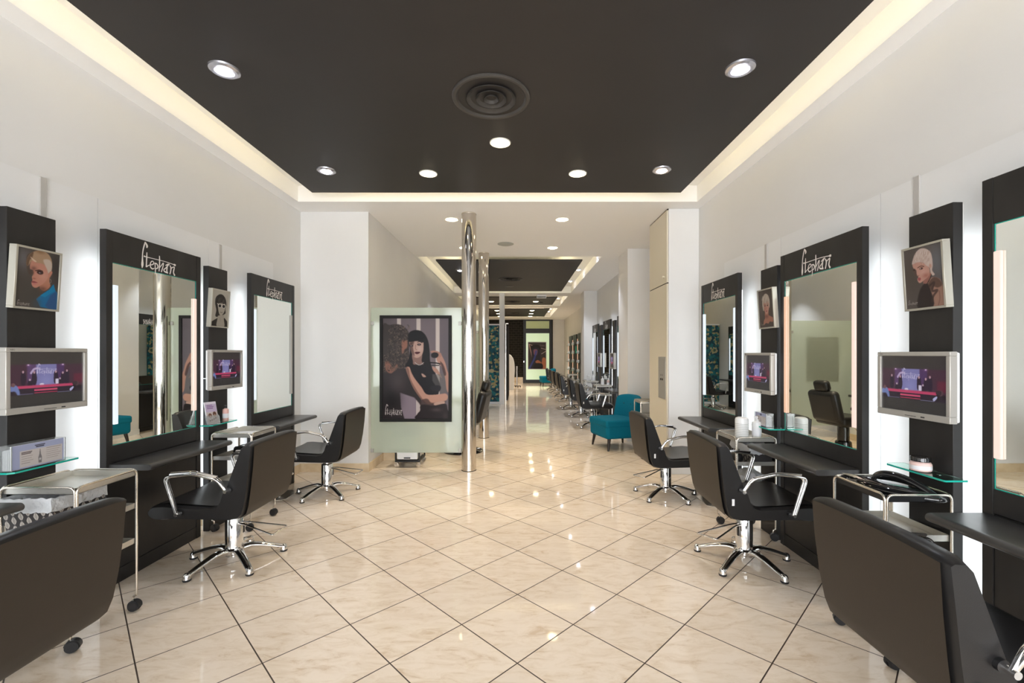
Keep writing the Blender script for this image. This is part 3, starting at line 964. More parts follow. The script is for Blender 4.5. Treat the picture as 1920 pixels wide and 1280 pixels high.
# end wall
structure('wall_back', MB().box(-2.72, 2.42, YE, YE + .12, 0, H1), 'wall_paint')
structure('wall_back_dark', MB().box(-1.79, 1.69, YE - .05, YE, .28, H0), 'dark_tile')
structure('baseboard_back', MB().box(-1.79, .22, YE - .08, YE - .05, 0, .28), 'baseboard_stone')

# ------------------------------------------------------------------ ceiling fittings
LIGHT_N = 0


def spot(parent, loc, col, power, angle=1.6, blend=.6, size=.03, tilt=(0, 0)):
    d = bpy.data.lights.new('lamp_light', 'SPOT'); d.energy = power * K_SPOT; d.color = col; d.spot_size = angle; d.spot_blend = blend; d.shadow_soft_size = size
    o = bpy.data.objects.new('lamp_light', d); COL.objects.link(o); o.parent = parent; o.location = loc; o.rotation_euler = (tilt[0], tilt[1], 0)
    return o


def make_downlight(kind, label, loc, r, power, col, group, tilt=(0, 0)):
    t = thing('downlight', label, 'ceiling light', loc, 0, group)
    if kind == 'warm':
        MB().lathe([(r * .86, 0), (r, 0), (r, -.004), (r * .93, -.008), (r * .86, -.004)], n=32, cap=False).build('ring', 'ring_white', t)
        MB().lathe([(0.001, -.018), (r * .5, -.015), (r * .86, -.004)], n=32, cap=False).build('lamp_disc', {'warm': 'lamp_warm', 'rose': 'lamp_rose'}.get(kind, 'lamp_warm'), t, smooth=False)
    else:
        MB().lathe([(r * .55, -.006), (r * .62, -.016), (r * .8, -.018), (r * .97, -.010), (r, 0), (r * .9, 0)], n=36, cap=False).build('ring', 'ring_silver', t)
        m = MB().lathe([(0.001, -.030), (r * .3, -.028), (r * .55, -.016)], n=32, cap=False)
        m.build('lamp_disc', 'lamp_rose' if kind == 'rose' else 'lamp_cool', t, smooth=False)
    if power and loc[1] > 5:
        power *= 3.0 if loc[1] > 8 else 1.5
    elif kind != 'warm':
        power *= 2.0
    if power:
        spot(t, (0, 0, -.03), col, power, tilt=tilt)
    return t


CW = (0.86, 0.90, 1.0); WW = (1.0, 0.84, 0.62)
G1 = 'adjustable spotlights in the near dark ceiling'
make_downlight('cool', 'large cool white spotlight at near left of the dark ceiling', (-1.754, 2.658, H0), .085, 42, CW, G1, (0, -.25))
make_downlight('cool', 'large cool white spotlight at near right of the dark ceiling', (1.317, 2.643, H0), .085, 42, CW, G1, (0, .25))
make_downlight('cool', 'cool white spotlight at far left corner of near dark ceiling', (-1.774, 4.115, H0), .085, 42, CW, G1, (0, -.25))
make_downlight('rose', 'pinkish spotlight at far right corner of near dark ceiling', (1.32, 4.10, H0), .085, 42, (1, .85, .75), G1, (0, .25))
G2 = 'round warm downlights in the near dark ceiling'
make_downlight('warm', 'round warm downlight left of three by the panel edge', (-.847, 4.187, H0), .085, 55, WW, G2)
make_downlight('warm', 'round warm downlight just beyond the round ceiling vent', (-.146, 3.576, H0), .085, 55, WW, G2)
make_downlight('warm', 'round warm downlight right of three by the panel edge', (.557, 4.187, H0), .085, 55, WW, G2)
G3 = 'round warm downlights in the white soffit'
make_downlight('warm', 'warm downlight in white soffit left of the near chrome column', (-.84, 5.61, H0), .088, 50, WW, G3)
make_downlight('warm', 'warm downlight in white soffit, nearer of the right pair', (.551, 5.61, H0), .088, 50, WW, G3)
make_downlight('warm', 'warm downlight in white soffit nearest the second dark panel', (.544, 7.1, H0), .088, 50, WW, G3)
make_downlight('warm', 'warm downlight in white soffit hidden behind the near column', (-.86, 7.1, H0), .088, 100, WW, G3)
make_downlight('cool', 'cool starry spotlight at left of the second dark panel', (-1.18, 8.98, H0), .08, 60, CW, 'spotlights in the second dark ceiling')
make_downlight('cool', 'cool spotlight deeper in the second dark panel behind column', (-1.18, 10.9, H0), .08, 60, CW, 'spotlights in the second dark ceiling')
for y, nm in ((9.86, 'nearest'), (11.4, 'second'),):
    make_downlight('cool', nm + ' bright recess spotlight along the right cove of second panel', (1.33, y, H1), .075, 60, CW, 'recess spotlights along the right cove')
make_downlight('cool', 'bright recess spotlight at the right corner of second cove', (1.36, 8.15, H1), .075, 60, CW, 'recess spotlights along the right cove')
for y, nm in ((13.7, 'nearer bright recess spotlight in the third right cove'), (14.9, 'farther bright recess spotlight in the third right cove'), (17.1, 'nearest bright recess spotlight in the fourth right cove'), (18.3, 'middle bright recess spotlight in the fourth right cove'), (19.5, 'farthest bright recess spotlight in the fourth right cove')):
    make_downlight('cool', nm, (1.33, y, H1), .07, 45, CW, 'recess spotlights along the right cove')
make_downlight('warm', 'right warm downlight of the third dark panel', (.56, 14.34, H0), .1, 75, WW, 'downlights in the third dark ceiling')
make_downlight('warm', 'left warm downlight of the third dark panel', (-.876, 14.34, H0), .1, 75, WW, 'downlights in the third dark ceiling')
for x, sd in ((.53, 'right'), (-.83, 'left')):
    for y, nm in ((17.3, 'nearest'), (18.6, 'middle'), (19.9, 'farthest')):
        make_downlight('warm', '%s warm downlight of the %s row in the fourth dark panel' % (nm, sd), (x, y, H0), .1, 50, WW, 'downlights in the fourth dark ceiling')


def make_vent(label, loc, R):
    t = thing('ceiling_vent', label, 'vent', loc, 0, 'round ceiling vents')
    MB().lathe([(R * .90, 0), (R, 0), (R, -.008), (R * .97, -.014), (R * .90, -.012), (R * .84, .004), (R * .80, .03)], n=48, cap=False).build('outer_ring', 'vent_dark', t)
    MB().lathe([(0.001, .03), (R * .82, .03)], n=32, cap=False).build('duct', 'vent_black', t, smooth=False)
    for a in (.64, .40, .2):
        MB().lathe([(R * a, -.018), (R * a * 1.0, -.014), (R * (a - .06) * .92, .0), (R * (a - .1) * .8, .02), (R * (a - .11) * .8, .02), (R * (a - .02), -.016)], n=40, cap=False).build('cone_ring', 'vent_dark', t)
    return t


make_vent('large round black air diffuser with nested rings in near dark ceiling', (-.18, 2.95, H0), .258)
make_vent('round black air diffuser in the second dark ceiling panel', (-.18, 10.07, H0), .27)
make_vent('round black air diffuser in the third dark ceiling panel', (-.19, 14.4, H0), .27)
make_vent('round black air diffuser in the farthest dark ceiling panel', (-.19, 18.4, H0), .27)
o = MB().lathe([(0.001, -.012), (.10, -.012), (.125, -.004), (.125, .002)], (0, 0, 0), 36, False).build('ceiling_speaker', 'speaker_grey', loc=(-.197, 6.86, H0))
tag(o, 'round grey speaker grille flush in the white soffit', 'speaker')
o = MB().lathe([(0.001, -.012), (.09, -.012), (.11, -.004), (.11, .002)], (0, 0, 0), 32, False).build('ceiling_speaker', 'vent_dark', loc=(-.22, 11.1, H0))
tag(o, 'small round dark speaker grille behind vent in second dark panel', 'speaker')
o = MB().lathe([(0.001, -.03), (.05, -.03), (.06, -.01), (.06, .002)], (0, 0, 0), 24, False).build('smoke_detector', 'vent_dark', loc=(.75, 14.6, H0))
tag(o, 'small dark detector disc at right of the third dark panel', 'detector')
t = thing('emergency_light', 'small white emergency light box under the soffit beam', 'emergency light', (.66, 12.72, 3.0))
MB().box(-.14, .14, -.03, .03, 0, .10).build('housing', 'white_plastic', t, bevel=.01)
MB().box(-.12, .12, -.036, -.03, .015, .05).build('lens', 'clear_acrylic', t, bevel=.004)

# ================================================================== MIRROR STATIONS
PX_L, PX_R = -2.445, 1.945


def make_station(label, loc, rz, top, bars, full=True, group='black mirror towers with white lettering'):
    t = thing('mirror_station', label, 'mirror station', loc, rz, group)
    W = .393; zt = top
    f = MB()
    f.box(-.040, 0, -W, -W + .042, 0, zt).box(-.040, 0, W - .042, W, 0, zt)          # stiles
    f.box(-.040, -.002, -W + .0425, W - .0425, zt - .19, zt)                           # header
    f.box(-.040, -.003, -W + .0425, W - .0425, .748, .848)                             # rail under the mirror
    f.box(-.040, -.004, -W + .0425, W - .0425, .0, .088)                               # plinth
    f.box(-.040, -.022, -W + .0425, W - .0425, .848, zt - .19)                         # backing
    f.build('frame', 'laminate', t, bevel=.0012, seg=1)
    MB().box(-.036, -.006, -W + .043, W - .043, .09, .746).build('lower_panel', 'laminate', t, bevel=.002, seg=1)
    MB().box(-.021, -.008, -W + .043, W - .043, .852, zt - .194).build('mirror', 'mirror_glass', t, smooth=False)
    ya, yb, za, zb = -W + .0428, W - .0428, .8485, zt - .1905
    R4 = lambda x, d: [(x, ya + d, za + d), (x, yb - d, za + d), (x, yb - d, zb - d), (x, ya + d, zb - d)]
    MB().loft([R4(-.0215, 0), R4(-.0072, 0), R4(-.0072, .0035), R4(-.0215, .0035), R4(-.0215, 0)], cap=False).build('mirror_edge', 'glass_edge', t, smooth=False)
    for y, m in ((-(W - .062), bars[0]), (W - .062, bars[1])):
        b = MB().box(-.008, .004, y - .015, y + .015, .975, 1.82).build('light_bar', m, t, bevel=.004)
        if not full:
            continue
    # worktop with a rounded nose
    prof = [(0, .742), (.225, .742)] + [(.235 + .02 * math.cos(a), .724 + .018 * math.sin(a)) for a in np.linspace(PI / 2, -PI / 2, 8)] + [(.20, .706), (.06, .712), (.0, .704)]
    d = MB().prism_y(prof, -.378, .378).build('worktop', 'laminate_top', t, bevel=.002, seg=1)
    MB().box(-.001, .05, -.30, .30, .66, .704).build('worktop_bracket', 'black_plastic', t)
    for y in (-W + .05, W - .05):
        MB().box(-.062, -.046, y - .012, y + .012, .15, zt - .15).build('back_light', 'cool_strip', t, smooth=False)
    MB().box(-.046, -.040, -W + .03, W - .03, .1, zt - .1).build('back_rail', 'white_plastic', t, smooth=False)
    logo_mesh((.0015 - .002, -.150, zt - .185), (0, 1, 0), (0, 0, 1), .295).build('lettering', 'white_logo', t, smooth=False)
    return t


STN = {}
STN['L0'] = make_station('black mirror tower at the near left edge, cut off by the frame', (PX_L, 1.600, 0), 0, 2.145, ('bar_cool', 'bar_pink'))
STN['L1'] = make_station('black lettered mirror tower, larger of the two on the left wall', (PX_L, 3.035, 0), 0, 2.145, ('bar_cool', 'bar_pink'))
STN['L2'] = make_station('black lettered mirror tower on the left wall nearest the white corner', (PX_L, 4.469, 0), 0, 2.145, ('bar_cool', 'track_grey'))
STN['R0'] = make_station('black mirror tower at the right edge, only its far part visible', (PX_R, 1.476, 0), PI, 2.125, ('bar_pink', 'bar_pink'))
STN['R1'] = make_station('black lettered mirror tower with peach light bars, right wall', (PX_R, 2.913, 0), PI, 2.125, ('bar_peach', 'bar_pink'))
STN['R2'] = make_station('black lettered mirror tower beside the white cupboard, right wall', (PX_R, 4.345, 0), PI, 2.125, ('bar_cool', 'bar_cool'))
XF = 1.91
STN['RA'] = make_station('mirror tower just beyond the grey pier, mostly hidden', (XF, 8.23, 0), PI, 2.135, ('bar_cool', 'bar_cool'))
STN['RB'] = make_station('taller looking of two lettered mirror towers far right, dark mirror', (XF, 9.67, 0), PI, 2.135, ('bar_cool', 'bar_cool'))
STN['RC'] = make_station('lettered mirror tower far right beside the second white pier', (XF, 11.11, 0), PI, 2.135, ('bar_cool', 'bar_cool'))
STN['LF'] = make_station('mirror tower on the left wall near the teal partition', (-1.70, 11.5, 0), 0, 2.135, ('bar_cool', 'bar_cool'))

# ------------------------------------------------------------------ posts between the towers


def make_post(label, loc, rz, side, top=2.105):
    t = thing('display_post', label, 'wall post', loc, rz, 'narrow black posts between the towers')
    MB().box(-.045, 0, -.113, .113, .0, top).build('panel', 'laminate', t, bevel=.0015, seg=1)
    MB().box(-.052, -.0455, -.108, .108, .01, top - .005).build('back_edge', 'white_plastic', t, smooth=False)
    MB().box(-.044, -.004, -.1145, -.1135, 1.205, 1.212).build('slot', 'white_plastic', t, smooth=False)
    for y in (-.07, .07):
        MB().box(-.068, -.053, y - .01, y + .01, .15, top - .15).build('back_light', 'cool_strip', t, smooth=False)
    return t


fc = bpy.data.curves.new('brand_text', 'FONT'); fc.body = 'NEC'; fc.size = .011
fo = bpy.data.objects.new('brand_text', fc); COL.objects.link(fo)
bpy.context.view_layer.update()
TEXT_ME = bpy.data.meshes.new_from_object(fo.evaluated_get(bpy.context.evaluated_depsgraph_get()))
bpy.data.objects.remove(fo)
TEXT_ME.materials.clear(); TEXT_ME.materials.append(MATS['gap_dark'])


def make_monitor(label, loc, rz, img):
    t = thing('monitor', label, 'monitor', loc, rz, 'silver framed screens on the posts')
    W, z0, z1 = .197, 0.0, .318
    b = MB()
    b.box(.028, .062, -W, W, z0, z0 + .030).box(.028, .062, -W, W, z1 - .020, z1).box(.028, .062, -W, -W + .020, z0 + .03, z1 - .02).box(.028, .062, W - .020, W, z0 + .03, z1 - .02)
    b.build('bezel', 'silver_plastic', t, bevel=.003)
    MB().box(.02, .052, -W + .018, W - .018, z0 + .028, z1 - .018).build('screen_panel', 'black_plastic', t, smooth=False)
    MB().box(.012, .028, -W + .004, W - .004, z0 + .004, z1 - .004).box(0.0005, .014, -.12, .12, .05, .27).build('back_shell', 'white_plastic', t, bevel=.006)
    img_o = img.copy() if img.users > 0 and img.name in bpy.data.objects else img
    COL.objects.link(img_o); img_o.parent = t
    MB().box(.062, .0625, -.03, .03, z0 + .010, z0 + .0125).box(.062, .0626, .055, .075, z0 + .009, z0 + .015).build('buttons', 'black_plastic', t, smooth=False)
    fo = bpy.data.objects.new('brand_text', TEXT_ME); COL.objects.link(fo); fo.parent = t
    fo.location = (.0625, -W + .016, z1 - .014); fo.rotation_euler = (PI / 2, 0, PI / 2)
    return t


stage = picture_stage()
stage_o = stage.build('screen', 'screen_image', None, lambda u, v: (.0525, -.177 + .354 * u, .298 - .268 * v))
COL.objects.unlink(stage_o)


def make_photo(label, loc, rz, canvas, tone='frame_silver'):
    t = thing('picture_frame', label, 'picture frame', loc, rz, 'small framed portraits on the posts')
    W, H = .107, .305
    M = Matrix.Rotation(math.radians(-4), 4, 'Y')
    M = Matrix.Translation((.004, 0, 0)) @ Matrix.Rotation(math.radians(3.5), 4, 'Y')
    b = MB(); e = .010
    b.box(.0, .036, -W, W, 0, e).box(0, .036, -W, W, H - e, H).box(0, .036, -W, -W + e, e, H - e).box(0, .036, W - e, W, e, H - e)
    b.xform(M).build('frame', tone, t, bevel=.0012, seg=1)
    MB().box(.004, .030, -W + e, W - e, e, H - e).xform(M).build('backing', 'gap_dark', t, smooth=False)

    def P(u, v):
        return tuple(M @ Vector((.0312, -W + e + (2 * W - 2 * e) * u, H - e - (H - 2 * e) * v)))
    canvas.build('print', 'print_gloss', t, P)
    return t


def make_shelf(label, loc, rz, half, depth=.115):
    t = thing('glass_shelf', label, 'glass shelf', loc, rz, 'green edged glass shelves on the posts')
    c = .02
    poly = [(0.001, -half), (depth - c, -half), (depth, -half + c * .8), (depth, half - c * .3), (depth - c * .3, half), (0.001, half)]
    MB().prism_z(poly, -.0095, -.0005).build('glass', 'glass_green', t, smooth=False)
    # polished green edges
    e = MB()
    q = poly + [poly[0]]
    for a, b in zip(poly, poly[1:]):
        e.quad((a[0] * 1.002, a[1] * 1.002, -.0090), (b[0] * 1.002, b[1] * 1.002, -.0090), (b[0] * 1.002, b[1] * 1.002, -.0010), (a[0] * 1.002, a[1] * 1.002, -.0010))
    e.build('edge', 'glass_edge', t, smooth=False)
    MB().box(0, .03, -.06, -.045, -.016, -.0100).box(0, .03, .045, .06, -.016, -.0100).build('bracket', 'chrome', t, bevel=.001)
    return t


make_post('near black post on the left wall holding the blue shirt portrait', (PX_L - .004, 2.245, 0), 0, 1, 2.11)
make_post('far black post on the left wall holding the sunglasses portrait', (PX_L - .004, 3.635, 0), 0, 1, 2.10)
make_post('near black post on the right wall holding the tattooed portrait', (PX_R + .004, 2.110, 0), PI, 1, 2.083)
make_post('far black post on the right wall holding the short blond portrait', (PX_R + .004, 3.468, 0), PI, 1, 2.072)
make_post('black post between two far right mirror towers, nearer one', (XF, 8.95, 0), PI, 1, 2.08)
make_post('black post between two far right mirror towers, farther one', (XF, 10.39, 0), PI, 1, 2.08)
make_monitor('large looking silver screen showing a stage show, left foreground', (PX_L, 2.268, 1.114), 0, stage_o)
make_monitor('silver screen on the far left post above the leaflet holder', (PX_L, 3.655, 1.118), 0, stage_o)
make_monitor('silver screen showing a stage show, right foreground', (PX_R, 2.140, 1.094), PI, stage_o)
make_monitor('silver screen on the far right post above the boxes', (PX_R, 3.520, 1.094), PI, stage_o)
make_monitor('small distant screen seen edge on beyond the grey pier', (XF, 8.84, 1.11), PI, stage_o)
make_monitor('small distant screen seen edge on between the far right towers', (XF, 10.27, 1.11), PI, stage_o)
make_photo('framed portrait of a cropped blond person in a blue collar', (PX_L, 2.226, 1.624), 0, picture_blue_shirt())
make_photo('framed black and white portrait with dark hair and white sunglasses', (PX_L, 3.587, 1.617), 0, picture_sunglasses())
make_photo('framed portrait of a blond person with tattooed shoulder', (PX_R, 2.090, 1.612), PI, picture_blond_tattoo())
make_photo('framed portrait of a person with short tousled blond hair', (PX_R, 3.420, 1.600), PI, picture_pixie())
make_shelf('glass shelf carrying the wide acrylic leaflet box, left foreground', (PX_L, 2.205, .8555), 0, .160)
make_shelf('glass shelf carrying leaflets and a pink pump bottle', (PX_L, 3.570, .8555), 0, .158, .095)
make_shelf('glass shelf carrying a pink jar, right foreground', (PX_R, 2.086, .8555), PI, .160, .10)
make_shelf('glass shelf carrying a silver leaflet box, far right post', (PX_R-.002, 3.375, .8555), PI, .13, .115)
for lab, x, y, z, s in (('grey metal rail strip above the near left post', WL + .0125, 2.42, 2.36, 1), ('grey metal rail strip above the far left post', WL + .0125, 3.86, 2.35, 1),
                        ('grey metal rail strip above the near right post', WR - .0125, 2.34, 2.335, -1), ('grey metal rail strip above the far right post', WR - .0125, 3.765, 2.33, -1)):
    o = MB().box(0, .008 * s, -.016, .016, -.9, 0).build('wall_rail', 'track_grey', bevel=.001, seg=1, loc=(x, y, z))
    tag(o, lab, 'wall rail', 'grey wall rails')

# ================================================================== STYLING CHAIRS


def make_styling_chair(label, loc, rz, group, dz=0.0):
    """local +x is the way the chair faces"""
    t = thing('styling_chair', label, 'salon chair', loc, rz, group)
    W = .282
    # outer shell: L-shaped side profile, one body, sculpted ends
    prof = [(-.292, .835), (-.278, .70), (-.262, .56), (-.244, .455), (-.226, .405), (-.195, .376), (-.14, .367), (0, .370), (.15, .374), (.235, .374),
            (.285, .366), (.33, .372), (.362, .392), (.372, .420), (.358, .447), (.325, .466), (.26, .470), (.12, .460), (-.02, .452), (-.062, .462), (-.082, .495), (-.096, .540), (-.118, .575),
            (-.142, .64), (-.176, .74), (-.208, .825), (-.232, .850), (-.272, .853)]
    n = 15; rings = []
    for k in range(n):
        s = -1 + 2 * k / (n - 1)
        s = math.copysign(abs(s) ** .8, s)
        y = W * s
        e = max(0.0, (abs(s) - .86) / .14)
        ins = .012 * e * e                           # rounded ends
        ring = []
        cx = sum(p[0] for p in prof) / len(prof)
        for i, (x, z) in enumerate(prof):
            x2, z2 = x, z
            # dish of seat and back
            if 15 <= i <= 18:
                z2 -= .010 * (1 - s * s)
            if 20 <= i <= 25:
                x2 -= .014 * (1 - s * s)
            if i in (24, 25, 26, 27, 0):
                z2 -= .008 * abs(s) ** 3
            if i == 0 or i == 27:
                z2 -= 0.0
            # pull in towards the profile for the rounded ends
            j, k2 = prof[i - 1], prof[(i + 1) % len(prof)]
            tx, tz = k2[0] - j[0], k2[1] - j[1]; L = math.hypot(tx, tz) or 1
            x2 += -(-tz / L) * 0 + (-(tz) / L) * -ins * -1 * -1 if False else 0
            nx, nz = tz / L, -tx / L                 # inward or outward, fixed below
            x2 -= nx * ins * SGN; z2 -= nz * ins * SGN
            # narrower lower part of the back
            ww = 1.0
            if i in (1, 2, 3, 4, 5):
                ww = (1.0, .995, .985, .965, .955)[i - 1]
            if i in (10, 11, 12, 13, 14):
                ww = .97
            ring.append((x2, y * ww, z2 + dz))
        rings.append(ring)
    body = MB().loft(rings)
    body.build('shell', 'leather', t, angle=60, bevel=0)
    # outer back cover (brown grey) following the rear of the shell
    bp = [(-.2905, .838), (-.2805, .70), (-.2645, .56), (-.2465, .455), (-.2285, .403), (-.199, .376)]
    rings = []
    for k in range(11):
        s = -1 + .2 * k
        hw = W * .94
        rings.append([(x - (.003 if i == 0 else .0045), s * hw * (1, .995, .985, .965, .945, .93)[i], z - (.008 * abs(s) ** 3 if i == 0 else 0) + dz) for i, (x, z) in enumerate(bp)])
    MB().loft(rings, cap=False, closed=False).build('back_cover', 'leather_back', t, angle=60)
    # seat cushion panel and inner back panel with visible seams
    rings = []
    for k in range(9):
        s = -1 + .25 * k
        y = (W - .034) * s
        rings.append([(x, y, z + dz - .010 * (1 - s * s)) for x, z in ((-.055, .4585), (-.02, .4565), (.12, .4645), (.26, .4745), (.318, .470))])
    MB().loft(rings, cap=False, closed=False).build('seat', 'leather_seat', t, angle=60)
    lab = MB().box(-.205, -.190, -W - .0012, -W + .002, .47 + dz, .510 + dz).build('care_tag', 'white_plastic', t, smooth=False)
    # armrests
    for sg in (-1, 1):
        y0 = sg * (W - .01); y1 = sg * (W + .032)
        a = MB()
        for off in (-.0085, .0085):
            pts = rp((.150 + off * .6, y1, .424 + dz), (.222 + off, y1, .655 + dz - abs(off) * .4), (.05, y1 + sg * off * .8, .676 + dz - off * .3), (-.10, y1 + sg * off, .640 + dz), (-.150 + off * .5, y1, .566 + dz), r=.035, n=6)
            a.tube(pts, (.0075, .0085), 8)
        a.tube(rp((.19, y1, .668 + dz), (.05, y1, .678 + dz), (-.09, y1, .645 + dz), r=.03), (.0075, .017), 8)
        a.cyl((.150, y0, .424 + dz), (.150, y1 + sg * .014, .424 + dz), .010)
        a.cyl((-.150, y0, .566 + dz), (-.150, y1 + sg * .014, .566 + dz), .011)
        a.build('armrest', 'chrome', t, angle=50)
        MB().cyl((.150, y0, .424 + dz), (.150, y0 + sg * .022, .424 + dz), .018).build('armrest_boss', 'black_plastic', t)
        MB().cyl((-.150, y0, .566 + dz), (-.150, y0 + sg * .022, .566 + dz), .018).build('armrest_boss', 'black_plastic', t)
    # column
    c = MB().lathe([(.054, .045), (.054, .30), (.05, .306), (.036, .308), (.036, .365 + dz)], n=32)
    c.build('column', 'chrome', t, angle=40)
    MB().box(-.0545, -.045, -.030, -.012, .185, .255).build('column_slot', 'black_plastic', t, smooth=False)
    MB().box(-.10, .10, -.09, .09, .352 + dz, .374 + dz).build('seat_plate', 'black_plastic', t, bevel=.006)
    # five legs
    for k in range(5):
        a = 2 * PI * k / 5 + FOOT_A
        pts = [(.030, .075), (.09, .088), (.15, .080), (.21, .062), (.262, .044), (.292, .034)]
        pts = crp(pts, 4)
        P = [(r * math.cos(a), r * math.sin(a), z) for r, z in pts]
        rr = [(.019 - .005 * i / len(P), .030 - .010 * i / len(P)) for i in range(len(P))]
        m = MB()
        rings = []
        for (x, y, z), (ra, rb) in zip(P, rr):
            u = Vector((-math.sin(a), math.cos(a), 0)); w = Vector((0, 0, 1))
            rings.append([Vector((x, y, z)) + u * rb * math.cos(q) + w * ra * math.sin(q) for q in np.linspace(0, 2 * PI, 13)[:-1]])
        m.loft(rings)
        m.lathe([(.001, .050), (.012, .048), (.019, .040), (.022, .026), (.023, .012)], (.298 * math.cos(a), .298 * math.sin(a), 0), 18)
        lg = m.build('leg', 'chrome', t, angle=50)
        MB().lathe([(.022, .0), (.024, .004), (.024, .012), (.010, .013)], (.298 * math.cos(a), .298 * math.sin(a), 0), 18).build('foot_glide', 'rubber', lg)
    MB().lathe([(.052, .052), (.066, .066), (.066, .088), (.054, .100)], n=30).lathe([(.012, .040), (.018, .045), (.018, .06)], n=14).build('hub', 'chrome', t, angle=40)
    # pump lever: closed loop of rod to the rear
    q = PUMP_A
    D = Vector((-math.cos(q), -math.sin(q), 0)); N = Vector((math.sin(q), -math.cos(q), 0))
    B = Vector((0, 0, .262))
    m = MB().tube(rp(B + D * .05 + N * .012, B + D * .11 + N * .018 + Vector((0, 0, .004)), B + D * .36 + N * .07 + Vector((0, 0, -.02)), B + D * .37 - N * .07 + Vector((0, 0, -.028)), B + D * .11 - N * .022, B + D * .05 - N * .012, r=.014), .0055, 8)
    m.build('pump_lever', 'chrome', t, angle=50)
    return t


SGN = 1.0
# legs: pattern measured on the left chair (which is turned half round)
FOOT_A = math.atan2(.30, .13)
PUMP_A = -0.23
GN = 'black styling chairs in the front room'
CH = make_styling_chair('black styling chair cut off at the bottom left corner', (-1.826, 1.475, 0), PI, GN)
dup(CH, (-1.93, 3.025, 0), PI, 'black styling chair in front of the larger left mirror tower')
dup(CH, (-1.922, 4.475, 0), PI, 'black styling chair on the left nearest the white corner')
FOOT_A = math.radians(5)
PUMP_A = 0.5
CR = make_styling_chair('black styling chair cut off at the bottom right, back to us', (1.446, 1.482, 0), 0.0, GN)
dup(CR, (1.525, 3.01, 0), -.03, 'black styling chair before the right tower with peach light bars')
CS = make_styling_chair('black styling chair on the right beside the teal armchair', (1.460, 4.42, 0), .02, GN, -.035)
GF = 'row of black styling chairs along the far right'
CROW = make_styling_chair('black styling chair first of the far row, right behind teal armchair', (1.42, 8.62, 0), 0, GF)
for y, x, lab in ((10.1, 1.42, 'second black styling chair of the far right row'), (11.55, 1.36, 'third black styling chair of the far right row'),
                  (13.4, 1.42, 'fourth black styling chair of the far right row'), (14.8, 1.40, 'fifth black styling chair of the far right row'),
                  (16.2, 1.40, 'sixth black styling chair of the far right row'), (17.6, 1.38, 'last black styling chair of the far row, before distant teal seat')):
    dup(CROW, (x, y, 0), random.uniform(-.12, .12), lab)
dup(CROW, (-1.12, 11.5, 0), PI - .1, 'black styling chair in front of the patterned teal partition', 'styling chair at the left rear')

# ================================================================== TROLLEYS


def make_trolley(label, loc, rz, group='tubular metal trolleys on castors', D=.33, W=.32, third=True, mat_top='tray_metal'):
    t = thing('trolley', label, 'trolley', loc, rz, group)
    hx, hy, zt = W / 2, D / 2, .772
    for sy in (-1, 1):
        y = sy * hy
        MB().tube(rp((-hx + .006, y, .10), (-hx + .006, y, zt), (hx - .006, y, zt), (hx - .006, y, .10), r=.03, n=5), .0055, 8).build('frame_loop', 'nickel', t, angle=50)
    for sx in (-1, 1):
        x = sx * hx
        MB().tube(rp((x, -hy + .006, .36), (x, -hy + .006, zt), (x, hy - .006, zt), (x, hy - .006, .36), r=.03, n=5), .0055, 8).build('side_loop', 'nickel', t, angle=50)
    for z, nm in ((.738, 1), (.560, 0)) + (((.37, 0),) if third else ()):
        a, b = hx - .008, hy - .008; h = .030
        m = MB().box(-a, a, -b, b, z, z + .002)
        m.box(-a, a, -b, -b + .002, z, z + h).box(-a, a, b - .002, b, z, z + h).box(-a, -a + .002, -b, b, z, z + h).box(a - .002, a, -b, b, z, z + h)
        tr = m.build('tray', mat_top if nm else 'tray_metal', t, smooth=False)
        if nm and mat_top == 'tray_metal':
            pass
    for sx in (-1, 1):
        for sy in (-1, 1):
            x, y = sx * (hx - .006), sy * hy
            c = MB().tube(rp((x, y, .105), (x, y, .085), (x - sx * .018, y, .078), (x - sx * .018, y, .05), r=.008), .0050, 8)
            cs = c.build('castor_stem', 'nickel', t, angle=50)
            cx = x - sx * .018
            rz_ = random.uniform(-.6, .6)
            R = Matrix.Translation((cx, y, .029)) @ Matrix.Rotation(rz_, 4, 'Z')
            w = MB()
            for s in (-1, 1):
                w.cyl((.008, s * .006, 0), (.008, s * .020, 0), .029, .026, 22)
            w.cyl((.008, -.006, 0), (.008, .006, 0), .016)
            w.xform(R).build('castor', 'rubber', cs)
            hd = MB().prism_y([(.008 + .0305 * math.cos(a), .0305 * math.sin(a)) for a in np.linspace(-.2, PI - .1, 12)] + [(.0, .0)], -.014, .014)
            hd.xform(R).build('castor_hood', 'black_plastic', cs)
    return t


make_trolley('metal trolley at the near left holding the leaf patterned basket', (-2.262, 2.265, 0), 0, D=.34, W=.36)
make_trolley('metal trolley between the two left mirror towers', (-2.272, 3.70, 0), 0, D=.35)
make_trolley('metal trolley carrying the glossy black hand mirror, right', (1.789, 2.152, 0), 0, W=.30, mat_top='black_plastic')
make_trolley('metal trolley carrying two white bottles, between right towers', (1.789, 3.515, 0), 0, D=.335, W=.30)
make_trolley('metal trolley in the alcove behind the near teal armchair', (1.78, 6.10, 0), 0, W=.30)
TF = make_trolley('first distant metal trolley beyond the grey pier', (1.73, 9.125, 0), 0, 'distant metal trolleys by the far towers', D=.30)
dup(TF, (1.72, 10.567, 0), 0, 'second distant metal trolley with two white bottles')
dup(TF, (1.72, 14.1, 0), 0, 'farthest metal trolley in front of the product shelves')

# ================================================================== SMALL THINGS


